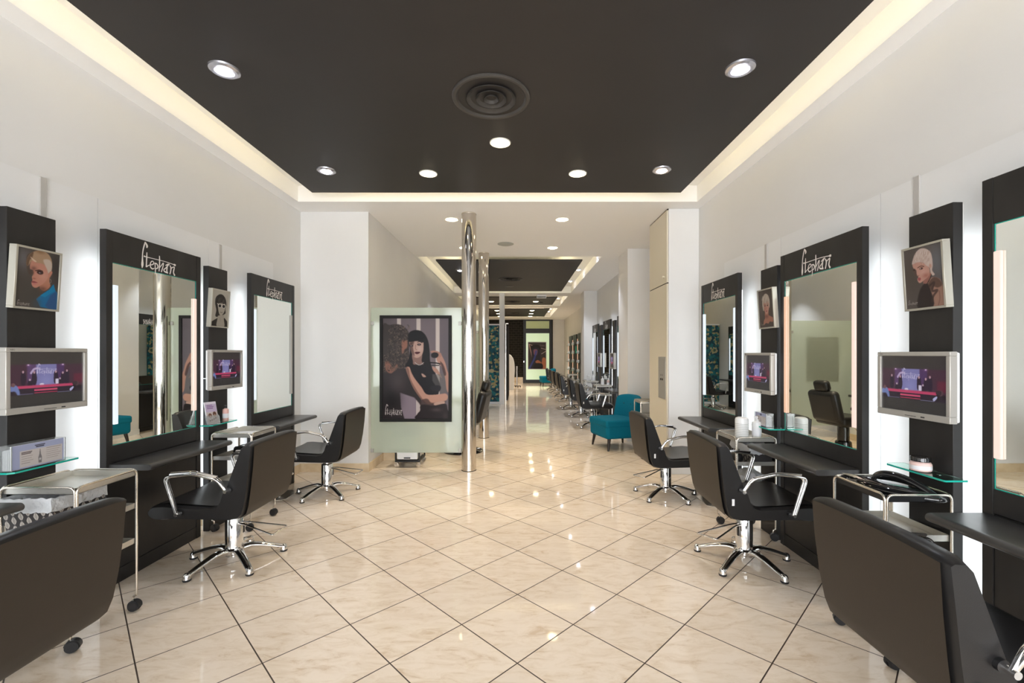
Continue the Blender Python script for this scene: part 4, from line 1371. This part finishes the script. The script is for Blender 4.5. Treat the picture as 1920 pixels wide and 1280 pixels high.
def leaflet_canvas():
    c = Canvas(0, 0, 1, .42, 160, 67, (176, 182, 214))
    c.rect(.14, .11, .97, .40, (214, 205, 200))
    c.rect(.42, .04, .62, .055, (52, 52, 66)); c.rect(.44, .065, .60, .085, (40, 40, 52))
    c.rect(.17, .135, .37, .15, (96, 82, 82)); c.rect(.17, .16, .35, .175, (96, 82, 82))
    for i, (x0, x1) in enumerate(((.17, .38), (.17, .36), (.17, .39), (.17, .33))):
        c.rect(x0, .21 + i * .04, x1, .217 + i * .04, (150, 140, 136))
    for i in range(6):
        c.rect(.64, .13 + i * .038, .94 - .03 * (i % 3), .137 + i * .038, (150, 140, 136))
    c.poly([(.49, .38), (.485, .28), (.505, .22), (.51, .16), (.53, .16), (.535, .22), (.555, .28), (.55, .38)], (130, 125, 125), 0, False)
    c.rect(.50, .29, .54, .33, (205, 200, 200)); c.rect(.515, .13, .525, .16, (90, 90, 90))
    return c


def leaflet_box(label, loc, rz, L=.235, H=.10):
    t = thing('leaflet_box', label, 'leaflet box', loc, rz)
    leaflet_canvas().build('front_card', 'print_matte', t, lambda u, v: (.056, -L / 2 + L * u, .004 + H * (1 - v)))
    MB().box(.050, .0558, -L / 2, L / 2, .004, .004 + H).build('card_stack', 'paper_white', t, smooth=False)
    p = MB().box(.012, .048, -L / 2 + .004, L / 2 - .004, .004, H * .85)
    for i in range(7):
        x = .014 + .005 * i
        p.box(x, x + .002, -L / 2 - .0005 + .001 * (i % 2), L / 2 - .003, .004, H * (.84 + .02 * (i % 3)))
    p.build('leaflets', 'paper_white', t, smooth=False)
    MB().box(.0, .060, -L / 2 - .006, -L / 2 - .002, 0.0005, H + .006).box(0, .060, L / 2 + .002, L / 2 + .006, 0.0005, H + .006).box(.0, .004, -L / 2 - .002, L / 2 + .002, .0005, H + .006).box(0.004, .060, -L / 2 - .002, L / 2 + .002, .0005, .003).build('acrylic_holder', 'clear_acrylic', t, smooth=False)
    return t


leaflet_box('wide acrylic box of lilac leaflets on the near left glass shelf', (PX_L + .045, 2.178, .8555), 0, .235, .112)
leaflet_box('silver grey box of leaflets on the far right glass shelf', (PX_R - .04, 3.40, .8555), PI, .15, .095)


def brochure_canvas():
    c = Canvas(0, 0, 1, 1.55, 60, 93, (196, 180, 206))
    c.rect(0, 0, 1, .16, (226, 218, 228))
    for i, w in enumerate((.5, .62, .55)):
        c.rect(.14, .2 + i * .11, .14 + w, .26 + i * .11, (140, 105, 150))
    c.rect(.0, .72, 1, 1.55, (205, 192, 188))
    c.ell(.32, .95, .16, .15, (112, 76, 58), 1); c.ell(.74, .88, .16, .17, (96, 60, 46), 1)
    c.ell(.32, 1.03, .08, .07, (196, 150, 130), 1); c.ell(.74, .98, .08, .07, (200, 156, 136), 1)
    for i in range(4):
        c.ell(.25 + .18 * i, 1.33 - .05 * i, .07, .06, (120, 92, 84), 1)
    return c


t = thing('brochure_holder', 'clear stand of lilac brochures on the far left glass shelf', 'brochure stand', (PX_L + .03, 3.475, .8555), -.35)
M = Matrix.Translation((.05, 0, .002)) @ Matrix.Rotation(math.radians(-14), 4, 'Y')
c = brochure_canvas()
c.build('brochure', 'print_matte', t, lambda u, v: tuple(M @ Vector((.0032, -.043 + .086 * u, .175 - .170 * v))))
MB().box(-.006, .003, -.044, .044, .003, .176).xform(M).build('brochure_stack', 'paper_white', t, smooth=False)
MB().box(-.008, -.006, -.048, .048, .0, .12).box(.005, .007, -.048, .048, .0, .07).box(-.008, .007, -.050, -.048, 0, .07).box(-.008, .007, .048, .050, 0, .07).xform(M).box(.0, .075, -.048, .048, 0.0005, .003).build('acrylic_stand', 'clear_acrylic', t, smooth=False)


def pump_bottle(name, label, loc, r, h, body, cap, group=None, s=1.0):
    t = thing(name, label, 'bottle', loc, random.uniform(-1, 1), group)
    MB().lathe([(r * .9, 0.0), (r, .004), (r, h * .86), (r * .93, h * .93), (r * .45, h * .97), (r * .38, h)], n=24).build('body', body, t, angle=45)
    MB().lathe([(r * .42, h), (r * .42, h * 1.06), (r * .2, h * 1.07), (r * .2, h * 1.16), (r * .34, h * 1.165), (r * .34, h * 1.22), (.001, h * 1.23)], n=16).box(-r * 1.0, 0, -r * .16, r * .16, h * 1.17, h * 1.21).build('pump', cap, t, angle=45)
    MB().lathe([(r + .0005, h * .25), (r + .0005, h * .6)], n=24, cap=False).build('label_band', 'paper_white', t)
    return t


pump_bottle('pump_bottle', 'pink spray bottle with black pump on the far left shelf', (PX_L + .055, 3.635, .8555), .0225, .105, 'rose_bottle', 'black_plastic')
t = thing('cosmetic_jar', 'pink jar with shiny black lid on the right glass shelf', 'jar', (PX_R - .062, 2.085, .8555), 0)
MB().lathe([(.034, 0), (.040, .004), (.041, .034), (.036, .043), (.030, .046)], n=32).build('body', 'rose_jar', t)
MB().lathe([(.0415, .010), (.0415, .028)], n=32, cap=False).build('label_band', 'paper_white', t)
MB().lathe([(.037, .046), (.038, .047), (.038, .064), (.036, .067), (.001, .067)], n=32).build('lid', 'black_gloss', t)
t = thing('hair_product_can', 'wide white ribbed cylinder on the right trolley, left of the pump bottle', 'bottle', (1.725, 3.44, .7405), 0)
MB().lathe([(.046, 0), (.048, .004), (.048, .155), (.044, .168), (.03, .175), (.001, .176)], n=32).build('body', 'white_bottle', t)
m = MB()
for i in range(9):
    m.lathe([(.0484, .02 + i * .013), (.0484, .023 + i * .013)], n=32, cap=False)
m.build('printed_lines', 'speaker_grey', t)
pump_bottle('pump_bottle', 'white pump bottle on the right trolley beside the wide cylinder', (1.83, 3.42, .7405), .033, .15, 'white_bottle', 'white_plastic')
GB = 'white bottles on the distant trolleys'
pump_bottle('pump_bottle', 'blue tinted pump bottle, left of the pair on the distant trolley', (1.66, 10.57, .7405), .035, .17, 'white_bottle', 'white_plastic', GB)
pump_bottle('pump_bottle', 'broad white bottle, right of the pair on the distant trolley', (1.78, 10.57, .7405), .045, .15, 'white_bottle', 'white_plastic', GB)
pump_bottle('pump_bottle', 'white pump bottle on the trolley just beyond the grey pier', (1.72, 9.11, .7405), .033, .17, 'white_bottle', 'white_plastic', GB)
pump_bottle('pump_bottle', 'amber tinted bottle close to the grey pier on far trolley', (1.83, 9.08, .7405), .028, .14, 'rose_jar', 'white_plastic', GB)
o = MB().lathe([(.022, 0), (.026, .03), (.02, .032), (.001, .033)], n=20).build('cup', 'white_plastic', loc=(1.74, 6.0, .7405))
tag(o, 'small white cup on the trolley behind the teal armchair', 'cup')


def basket(label, loc, rz, W=.19, D=.27, H=.14, scale=1.0, group='leaf patterned fabric baskets'):
    t = thing('storage_basket', label, 'basket', loc, rz, group)
    w0, d0, w1, d1 = W / 2 - .014, D / 2 - .014, W / 2, D / 2
    rings = [[(-w0, -d0, 0), (w0, -d0, 0), (w0, d0, 0), (-w0, d0, 0)], [(-w1, -d1, H), (w1, -d1, H), (w1, d1, H), (-w1, d1, H)], [(-w1 + .008, -d1 + .008, H), (w1 - .008, -d1 + .008, H), (w1 - .008, d1 - .008, H), (-w1 + .008, d1 - .008, H)], [(-w0 + .008, -d0 + .008, .01), (w0 - .008, -d0 + .008, .01), (w0 - .008, d0 - .008, .01), (-w0 + .008, d0 - .008, .01)]]
    MB().loft(rings).build('body', 'leaf_dark', t, smooth=False)

    def leaf(nx_, ln):
        c = Canvas(0, 0, ln, H, int(ln * 460), int(H * 460), (62, 57, 56))
        for i in range(int(ln / .036) + 1):
            for j in range(5):
                x = i * .036 + .01; y = j * .042 + (.021 if i % 2 else 0) - .01
                p = [(x, y - .019), (x + .011, y - .004), (x + .010, y + .008), (x, y + .019), (x - .010, y + .008), (x - .011, y - .004)]
                c.poly(p, (224, 216, 204)); c.stroke([(x, y - .016), (x, y + .016)], .0022, (110, 102, 98)); c.stroke([(x - .005, y - .004), (x - .0045, y + .008)], .0018, (140, 130, 124)); c.stroke([(x + .005, y - .004), (x + .0045, y + .008)], .0018, (140, 130, 124))
        return c
    e = .0008
    leaf(0, W).build('pattern_front', 'print_matte', t, lambda u, v: (-(w0 + (w1 - w0) * (1 - v)) + 2 * (w0 + (w1 - w0) * (1 - v)) * u, -(d0 + (d1 - d0) * (1 - v)) - e, H * (1 - v)))
    leaf(0, D).build('pattern_side', 'print_matte', t, lambda u, v: ((w0 + (w1 - w0) * (1 - v)) + e, -(d0 + (d1 - d0) * (1 - v)) + 2 * (d0 + (d1 - d0) * (1 - v)) * u, H * (1 - v)))
    # white crumpled liner folded over the rim
    rng = random.Random(5)
    N = 56; R = []
    def pt(k, off, z):
        s = (k / N * 4) % 4; q = int(s); f = s - q
        a, b = w1 + off, d1 + off
        P = [(-a, -b), (a, -b), (a, b), (-a, b), (-a, -b)]
        x = P[q][0] * (1 - f) + P[q + 1][0] * f; y = P[q][1] * (1 - f) + P[q + 1][1] * f
        return (x, y, z)
    levels = [(-.02, .03, 0), (-.016, H * .7, .003), (-.010, H + .004, .003), (.000, H + .012, .004), (.006, H + .002, .003), (.008, H - .030, .006), (.006, H - .052, .005)]
    for off, z, j in levels:
        R.append([tuple(c + rng.uniform(-j, j) * (1 if i != 2 else 1.2) for i, c in enumerate(pt(k, off, z))) for k in range(N)])
    MB().loft(R, cap=False).build('liner', 'plastic_bag', t, angle=70)
    return t


basket('leaf patterned basket with white liner on the near left trolley', (-2.312, 2.225, .5625), 0, W=.24, D=.27, H=.148)
basket('leaf patterned basket with white liner on the right trolley', (1.842, 3.51, .5625), PI, W=.185, D=.28, H=.13)

# hand mirror with an arched handle, glossy black
t = thing('hand_mirror', 'glossy black arched handle mirror lying on the right trolley', 'hand mirror', (1.795, 2.145, .742), math.radians(-62))
N = 40
out = []
for k in range(N):
    a = 2 * PI * k / N
    r = 1.0
    x = .205 * math.copysign(abs(math.cos(a)) ** 1.15, math.cos(a)); y = .085 * math.sin(a) * (1 - .25 * math.cos(a) ** 2)
    out.append((x, y))
MB().loft([[(x * .97, y * .97, 0) for x, y in out], [(x, y, .008) for x, y in out], [(x * .98, y * .96, .018) for x, y in out], [(x * .82, y * .8, .032) for x, y in out], [(x * .4, y * .4, .040) for x, y in out]]).build('body', 'black_gloss', t, angle=60)
MB().tube(crp([(-.075, 0, .030), (-.062, 0, .060), (-.03, 0, .078), (.02, 0, .080), (.08, 0, .066), (.13, 0, .044), (.165, 0, .022)], 6), (.010, .017), 12).build('handle', 'black_gloss', t, angle=60)
MB().loft([[(x * .45 - .11, y * .45, .034) for x, y in out], [(x * .40 - .13, y * .4, .037) for x, y in out]]).build('reflector', 'chrome', t, angle=60)

# dryer and cables on trolley trays


def hair_dryer(label, loc, rz):
    t = thing('hair_dryer', label, 'hair dryer', loc, rz, 'black hair dryers on the trolleys')
    MB().tube([(-.09, 0, .04), (-.08, 0, .04), (-.03, 0, .04), (.04, 0, .04), (.10, 0, .04)], [.026, .036, .038, .032, .024], 16).build('barrel', 'black_plastic', t, angle=50)
    MB().tube([(-.03, 0, .035), (-.02, .05, .022), (-.005, .12, .018)], [.018, .016, .014], 12).build('handle', 'black_plastic', t, angle=50)
    MB().tube(crp([(-.005, .12, .018), (.03, .125, .02), (.07, .08, .012), (.06, .02, .05), (.0, -.03, .09), (-.06, -.02, .075), (-.1, .03, .03)], 6), .004, 8).build('cable', 'rubber', t, angle=60)
    return t


hair_dryer('black hair dryer with coiled cable beside the near left basket', (-2.155, 2.30, .5625), 1.5)
hair_dryer('black hair dryer on the trolley between the left towers', (-2.27, 3.72, .5625), .4)
hair_dryer('black hair dryer with cable beside the right leaf basket', (1.692, 3.50, .5625), 1.57)


def crumple(name, label, cat, loc, r, h, m, seed):
    rng = random.Random(seed)
    R = []
    for i in range(7):
        f = i / 6; rr = r * math.sin(.25 + f * 2.7) ** .7
        R.append([(rr * (1 + rng.uniform(-.16, .16)) * math.cos(2 * PI * k / 20), rr * (1 + rng.uniform(-.16, .16)) * math.sin(2 * PI * k / 20), max(0.0, h * f + (rng.uniform(-.10, .10) * h if i else 0))) for k in range(20)])
    o = MB().loft(R).build(name, m, angle=20, loc=loc)
    return tag(o, label, cat)


crumple('plastic_bag', 'crumpled clear plastic bag on the lowest right trolley tray', 'plastic bag', (1.82, 3.52, .373), .11, .12, 'plastic_bag', 2)
crumple('plastic_bag', 'small crumpled bag on the lowest near left trolley tray', 'plastic bag', (-2.17, 2.33, .373), .07, .07, 'plastic_bag', 4)
o = MB().box(-.11, .11, -.08, .08, 0, .004).box(-.08, .10, -.02, .07, .004, .008).build('paper_sheet', 'paper_white', bevel=.001, loc=(-2.24, 3.72, .7405)); o.rotation_euler = (0, 0, .3)
tag(o, 'white paper on the top tray between the left towers', 'paper')


def footrest(label, loc, rz):
    t = thing('footrest', label, 'footrest', loc, rz, 'metal footrests on the floor')
    MB().prism_z([(-.06, -.16), (.10, -.16), (.14, -.12), (.14, .12), (.10, .16), (-.06, .16)], 0, .006).build('base_plate', 'nickel', t, bevel=.002)
    for s in (-1, 1):
        MB().tube(rp((-.04, s * .09, .006), (-.045, s * .09, .05), (.06, s * .09, .17), r=.03), .007, 8).build('support', 'chrome', t, angle=50)
    MB().cyl((.06, -.16, .175), (.06, .16, .175), .011).build('foot_bar', 'chrome', t)
    return t


footrest('metal footrest plate on the floor at the second left tower', (-2.382, 4.42, 0), 0)
footrest('metal footrest plate on the floor at the second right tower', (1.882, 4.24, 0), PI)

# ================================================================== COLUMNS, GLASS SCREENS, CUPBOARD
for lab, x, y in (('near tall polished chrome column beside the poster glass', -.598, 5.387), ('farther polished chrome column behind the first one', -.582, 7.487)):
    t = thing('chrome_column', lab, 'column', (x, y, 0), 0, 'polished chrome columns')
    MB().lathe([(.0875, 0.001), (.0875, H0)], n=64).build('shaft', 'column_steel', t, angle=40)
    MB().lathe([(.090, H0 - .012), (.090, H0 - .001)], n=64).build('collar', 'nickel', t, angle=40)
    MB().lathe([(.0895, .001), (.0895, .008)], n=64).build('base_ring', 'gap_dark', t, angle=40)


def glass_screen(label, y, x0, x1):
    t = thing('glass_screen', label, 'glass screen', ((x0 + x1) / 2, y, 0), 0, 'frosted glass screens between wall and column')
    w = (x1 - x0) / 2
    MB().box(-w, w, -.006, .006, .208, 1.965).build('glass', 'frosted_glass', t, smooth=False)
    for z in (1.775, .235):
        for s in (-1, 1):
            MB().box(s * w - .035 if s > 0 else -w, w if s > 0 else -w + .035, -.016, .016, z - .022, z + .022).build('clip', 'switch_metal', t, bevel=.003)
    return t


glass_screen('large frosted green glass screen in front, carrying the couple poster', 5.405, -1.788, -.690)
glass_screen('second frosted green glass screen behind, seen in the mirrors', 7.49, -1.788, -.674)

t = thing('framed_poster', 'large black framed poster of a couple on the glass screen', 'poster', (-1.241, 5.392, .585), 0)
W2, HH = .434, 1.285
b = MB(); e = .037
b.box(-W2, W2, -.022, .006, 0, e).box(-W2, W2, -.022, .006, HH - e, HH).box(-W2, -W2 + e, -.022, .006, e, HH - e).box(W2 - e, W2, -.022, .006, e, HH - e)
b.build('frame', 'frame_black', t, bevel=.002)
MB().box(-W2 + e, W2 - e, -.010, .004, e, HH - e).build('backing', 'gap_dark', t, smooth=False)
picture_couple().build('print', 'print_gloss', t, lambda u, v: (-W2 + e + (2 * W2 - 2 * e) * u, -.0108, HH - e - (HH - 2 * e) * v))
t = thing('framed_poster', 'small poster on the rear of the second glass screen', 'poster', (-1.22, 7.512, .94), 0)
MB().box(-.27, .27, -.012, .012, 0, .75).build('frame', 'laminate', t, bevel=.002)

t = thing('wall_cupboard', 'tall cream built in cupboard at the right corner', 'cupboard', (1.742, 5.54, 0), 0)
MB().box(.012, .366, -.344, .35, 0, 3.098).build('body', 'panel_white', t, bevel=.002)
MB().box(-.008, .011, -.334, .345, .012, 2.228).build('door', 'door_cream', t, bevel=.002)
dr = MB().box(-.008, .011, -.334, .345, 2.240, 3.085).build('door', 'door_cream', t, bevel=.002)
MB().cyl((-.008, -.25, 2.315), (-.035, -.25, 2.315), .012, .016).build('knob', 'door_cream', dr)
t2 = MB().box(-.014, -.0085, -.30, -.04, .87, 1.37).build('metal_plate', 'switch_metal', t, bevel=.001)
m = MB()
for y in (-.20, -.14):
    m.cyl((-.014, y, 1.10), (-.020, y, 1.10), .012)
    m.box(-.016, -.0141, y - .004, y + .004, 1.14, 1.16)
m.build('lock', 'gap_dark', t2)
MB().box(.0, .0125, -.340, .349, 2.2285, 2.2395).box(.0, .0125, -.340, .349, 3.0855, 3.099).box(.0, .0125, .3455, .352, .0, 3.099).build('gap', 'gap_dark', t, smooth=False)

# ================================================================== TEAL ARMCHAIRS


def teal_chair(label, loc, rz):
    t = thing('armchair', label, 'armchair', loc, rz, 'teal upholstered low armchairs')
    # local +x is the way it faces
    MB().box(-.27, .30, -.29, .29, .17, .40).build('seat', 'teal_fabric', t, bevel=.05, seg=4)
    MB().box(-.25, .308, -.296, .296, .33, .448).build('cushion', 'teal_fabric', t, bevel=.035, seg=4)
    rings = []
    for k in range(13):
        s = -1 + k / 6
        y = .31 * s; bend = .10 * s * s
        top = .785 - .035 * abs(s) ** 4
        rings.append([(-.20 + bend * .6, y, .22), (-.215 + bend, y, .45), (-.27 + bend, y, top - .04), (-.30 + bend, y, top), (-.34 + bend, y, top - .005), (-.365 + bend, y, top - .06), (-.335 + bend, y, .45), (-.30 + bend * .6, y, .22)])
    bk = MB().loft(rings).build('backrest', 'teal_fabric', t, bevel=.02, seg=3, angle=50)
    for y, z in ((-.16, .64), (.0, .64), (.16, .64)):
        x = -.255 + .10 * (y / .31) ** 2 + .0
        MB().lathe([(.012, 0), (.010, .006), (.001, .008)], n=12).xform(Matrix.Translation((x + .002, y, z)) @ Matrix.Rotation(PI / 2, 4, 'Y')).build('button', 'teal_button', bk)
    for sx in (-1, 1):
        for sy in (-1, 1):
            MB().cyl((sx * .235, sy * .235, .18), (sx * .262, sy * .262, 0), .026, .014, 14).build('leg', 'dark_wood', t)
    return t


teal_chair('teal upholstered armchair in front of the grey pier', (1.475, 6.74, 0), math.radians(196))
teal_chair('distant teal armchair before the lit poster door', (1.27, 19.45, 0), math.radians(190))

# ================================================================== LEFT REAR: barber chair, counter, tool trolley
t = thing('barber_chair', 'black reclining barber chair half hidden behind the chrome column', 'barber chair', (-.80, 6.45, 0), PI - .12)
M = Matrix.Rotation(math.radians(-14), 4, 'Y')
bk = MB().box(-.09, .04, -.25, .25, 0, .46).xform(Matrix.Translation((-.20, 0, .44)) @ M).build('backrest', 'leather', t, bevel=.06, seg=4)
MB().box(-.06, .05, -.12, .12, .0, .16).xform(Matrix.Translation((-.315, 0, .87)) @ M).build('headrest', 'leather', t, bevel=.045, seg=4)
MB().box(-.24, .27, -.26, .26, .38, .52).build('seat', 'leather', t, bevel=.05, seg=4)
for s in (-1, 1):
    MB().box(-.16, .20, s * .31 - .035, s * .31 + .035, .62, .67).build('armrest', 'leather', t, bevel=.02, seg=3)
    MB().cyl((.1, s * .30, .45), (.1, s * .30, .62), .012).cyl((-.12, s * .30, .45), (-.12, s * .30, .62), .012).build('armrest_post', 'chrome', t)
MB().lathe([(.05, .36), (.05, .38)], n=24).lathe([(.11, .045), (.10, .14), (.075, .16), (.075, .37)], n=28).build('column', 'black_gloss', t)
MB().lathe([(.285, 0), (.285, .012), (.25, .026), (.15, .05), (.11, .055)], n=48).build('base', 'black_gloss', t)
MB().tube(rp((.22, -.16, .40), (.42, -.16, .22), (.46, -.16, .15), (.46, .16, .15), (.42, .16, .22), (.22, .16, .40), r=.04), .009, 8).build('footrest', 'chrome', t, angle=50)

t = thing('wall_counter', 'white wall counter behind the frosted glass, left wall', 'counter', (-1.788, 6.60, 0), 0)
MB().box(0, .24, -.72, .72, .02, .70).build('body', 'panel_white', t, bevel=.003)
MB().box(0, .26, -.74, .74, .70, .735).build('top', 'laminate_top', t, bevel=.003)
MB().box(0, .25, -.73, .73, 0, .10).build('plinth', 'baseboard_stone', t, bevel=.001)
GB2 = 'bottles on the wall counter behind the glass'
for i, (y, r, h, m_, lb) in enumerate(((6.98, .03, .16, 'black_plastic', 'black bottle farthest along the wall counter'), (7.08, .025, .12, 'rose_bottle', 'pink bottle at the rear end of the wall counter'), (6.75, .028, .14, 'white_bottle', 'white bottle midway along the wall counter'), (6.1, .03, .10, 'white_bottle', 'short white bottle at front end of the wall counter'))):
    pump_bottle('pump_bottle', lb, (-1.66, y, .7355), r, h, m_, 'black_plastic', GB2)

t = thing('drawer_trolley', 'black drawer trolley with white drawers under the glass screen', 'trolley', (-1.375, 5.68, 0), 0)
b = MB()
for x in (-.155, .135):
    b.box(x, x + .02, -.17, -.15, .075, .42).box(x, x + .02, .15, .17, .075, .42)
b.box(-.155, .155, -.17, .17, .40, .425).box(-.155, .155, -.17, .17, .065, .09)
b.build('frame', 'black_plastic', t, bevel=.004)
for z in (.10, .20, .30):
    d = MB().box(-.128, .128, -.172, .15, z, z + .088).build('drawer', 'white_plastic', t, bevel=.006)
    MB().box(-.04, .04, -.185, -.172, z + .012, z + .026).build('handle', 'black_plastic', d, bevel=.003)
MB().lathe([(.001, .50), (.10, .49), (.14, .45), (.145, .425)], n=28).build('seat_pad', 'black_plastic', t)
for x in (-.135, .135):
    for y in (-.15, .15):
        MB().cyl((x, y - .01, .03), (x, y + .01, .03), .03, n=20).box(x - .012, x + .012, y - .014, y + .014, .03, .066).build('castor', 'chrome', t, angle=50)

# ================================================================== TEAL PARTITION and far left
t = thing('partition_wall', 'partition with teal and gold leaf pattern behind the columns', 'partition', (-1.165, 12.62, 0), 0)
MB().box(-.61, .625, -.015, .045, .06, 2.22).build('panel', 'teal_pattern', t, smooth=False)
MB().box(-.622, .628, -.03, .05, 2.22, 2.26).build('top_rail', 'white_plastic', t, bevel=.003)
MB().box(-.622, .628, -.03, .05, 0, .06).build('bottom_rail', 'white_plastic', t, bevel=.003)
structure('wall_column', MB().box(-.534, -.387, 12.45, 12.60, 0, H0), 'wall_paint')
# black curtain
rings = []
for k in range(41):
    y = 13.3 + 1.9 * k / 40
    x = -.345 + .022 * math.sin(k * 1.9)
    rings.append([(x - .012, y, .03), (x + .012, y, .03), (x + .012, y, 2.30), (x - .012, y, 2.30)])
t = thing('curtain', 'tall black curtain in a thin grey frame right of the white column', 'curtain', (-.34, 13.3, 0))
MB().loft([[(x + .34, y - 13.3, z) for x, y, z in q] for q in rings]).build('drape', 'curtain_black', t, angle=60)
MB().box(-.045, -.025, -.02, .02, 0, 2.31).box(-.045, .04, -.02, 0, 2.30, 2.33).build('frame', 'nickel', t, bevel=.002)
prof = [(-.52, 0), (-.18, 0)] + crp([(-.18, 0), (-.16, .45), (-.145, .85), (-.19, 1.18), (-.30, 1.36), (-.42, 1.42), (-.52, 1.44)], 5)[1:]
o = MB().prism_y(prof, 17.5, 17.95).build('curved_screen', 'white_plastic', bevel=.02, seg=3, angle=40)
tag(o, 'white curved screen standing beyond the black curtain', 'screen')
t = thing('pole_stand', 'thin silver pole stand on castors before the dark wall', 'stand', (-.065, 18.9, 0), .3)
MB().cyl((0, 0, .06), (0, 0, .90), .03, n=16).build('pole', 'ring_silver', t)
MB().box(-.16, .16, -.02, .02, .05, .075).box(-.02, .02, -.16, .16, .05, .075).build('base', 'black_plastic', t)
for x, y in ((-.15, 0), (.15, 0), (0, -.15), (0, .15)):
    MB().cyl((x, y - .012, .026), (x, y + .012, .026), .026, n=14).build('castor', 'rubber', t)

# ================================================================== FAR END: door with lit glass, product shelves
t = thing('door_frame', 'black framed far door with backlit greenish glass panels', 'door', (.94, YE - .055, 0), 0)
m = MB()
x0, x1 = -.705, .70
m.box(x0, x0 + .14, -.06, 0, 0, H0 - .001).box(x1 - .13, x1, -.06, 0, 0, H0 - .001).box(x0 + .14, x1 - .13, -.06, 0, 2.43, 2.66).box(x0 + .14, x1 - .13, -.06, 0, 3.03, H0 - .001).box(x0 + .14, x1 - .13, -.06, 0, 0, .16)
m.build('frame', 'dark_tile' if False else 'black_plastic', t, bevel=.004)
MB().box(x0 + .14, x1 - .13, -.03, -.01, 2.66, 3.03).build('upper_glass', 'lit_glass_dim', t, smooth=False)
MB().box(x0 + .14, x1 - .13, -.03, -.01, .16, 2.43).build('main_glass', 'lit_glass', t, smooth=False)
MB().box(x0 + .02, x0 + .05, -.09, -.06, 1.0, 1.08).build('handle', 'chrome', t, bevel=.004)
o = thing('framed_poster', 'distant poster with figure in black hat on the lit glass', 'poster', (.915, YE - .095, .66), 0)
MB().box(-.455, .455, -.012, .008, 0, 1.35).build('frame', 'frame_silver', o, bevel=.004)
picture_far_poster().build('print', 'print_matte', o, lambda u, v: (-.43 + .86 * u, -.0128, 1.32 - 1.29 * v))

GS = 'black product shelf towers at the far right'


def shelf_tower(label, loc):
    t = thing('product_shelf', label, 'product shelf', loc, PI, GS)
    MB().box(-.05, 0, -.48, .48, 0, 2.14).build('back_panel', 'laminate', t, bevel=.003)
    for z in (.45, .78, 1.10, 1.42, 1.74):
        MB().box(0.0, .11, -.40, .40, z, z + .010).build('shelf', 'glass_green', t, smooth=False)
    MB().box(.0, .02, -.53, -.485, .35, 1.95).build('light_bar', 'bar_peach', t, smooth=False)
    return t


for i, y in enumerate((14.05, 15.4, 16.8, 18.2)):
    shelf_tower(['black product shelf nearest of four at the far right', 'black product shelf with green tag beside it, second of four', 'black product shelf third of four at the far right', 'black product shelf farthest of four, next to the back corner'][i], (2.12, y, 0))
GP = 'small products on the far shelf towers'
PB = MB().lathe([(.026, 0), (.03, .01), (.03, .07), (.012, .085), (.012, .11)], n=12)
proto = None
SHN = {.45: 'lowest', .78: 'second lowest', 1.10: 'middle', 1.42: 'second highest', 1.74: 'top'}
TWN = ('nearest', 'second', 'third', 'farthest')
for i, y in enumerate((14.05, 15.4, 16.8, 18.2)):
    for z in (.45, .78, 1.10, 1.42, 1.74):
        for dy in (-.18, .16):
            if proto is None:
                o = PB.build('product_bottle', 'white_bottle'); proto = o
            else:
                o = proto.copy(); COL.objects.link(o)
            o.location = (2.06, y + dy, z + .0105)
            tag(o, 'tiny white bottle, %s side of the %s shelf, %s far shelf tower' % ('near' if dy < 0 else 'far', SHN[z], TWN[i]), 'bottle', GP)
o = MB().box(-.01, .01, -.08, .08, 0, .26).build('green_tag', 'green_emergency', loc=(2.06, 15.93, 1.4325), bevel=.003)
tag(o, 'small green tag between the far product shelf towers', 'tag')
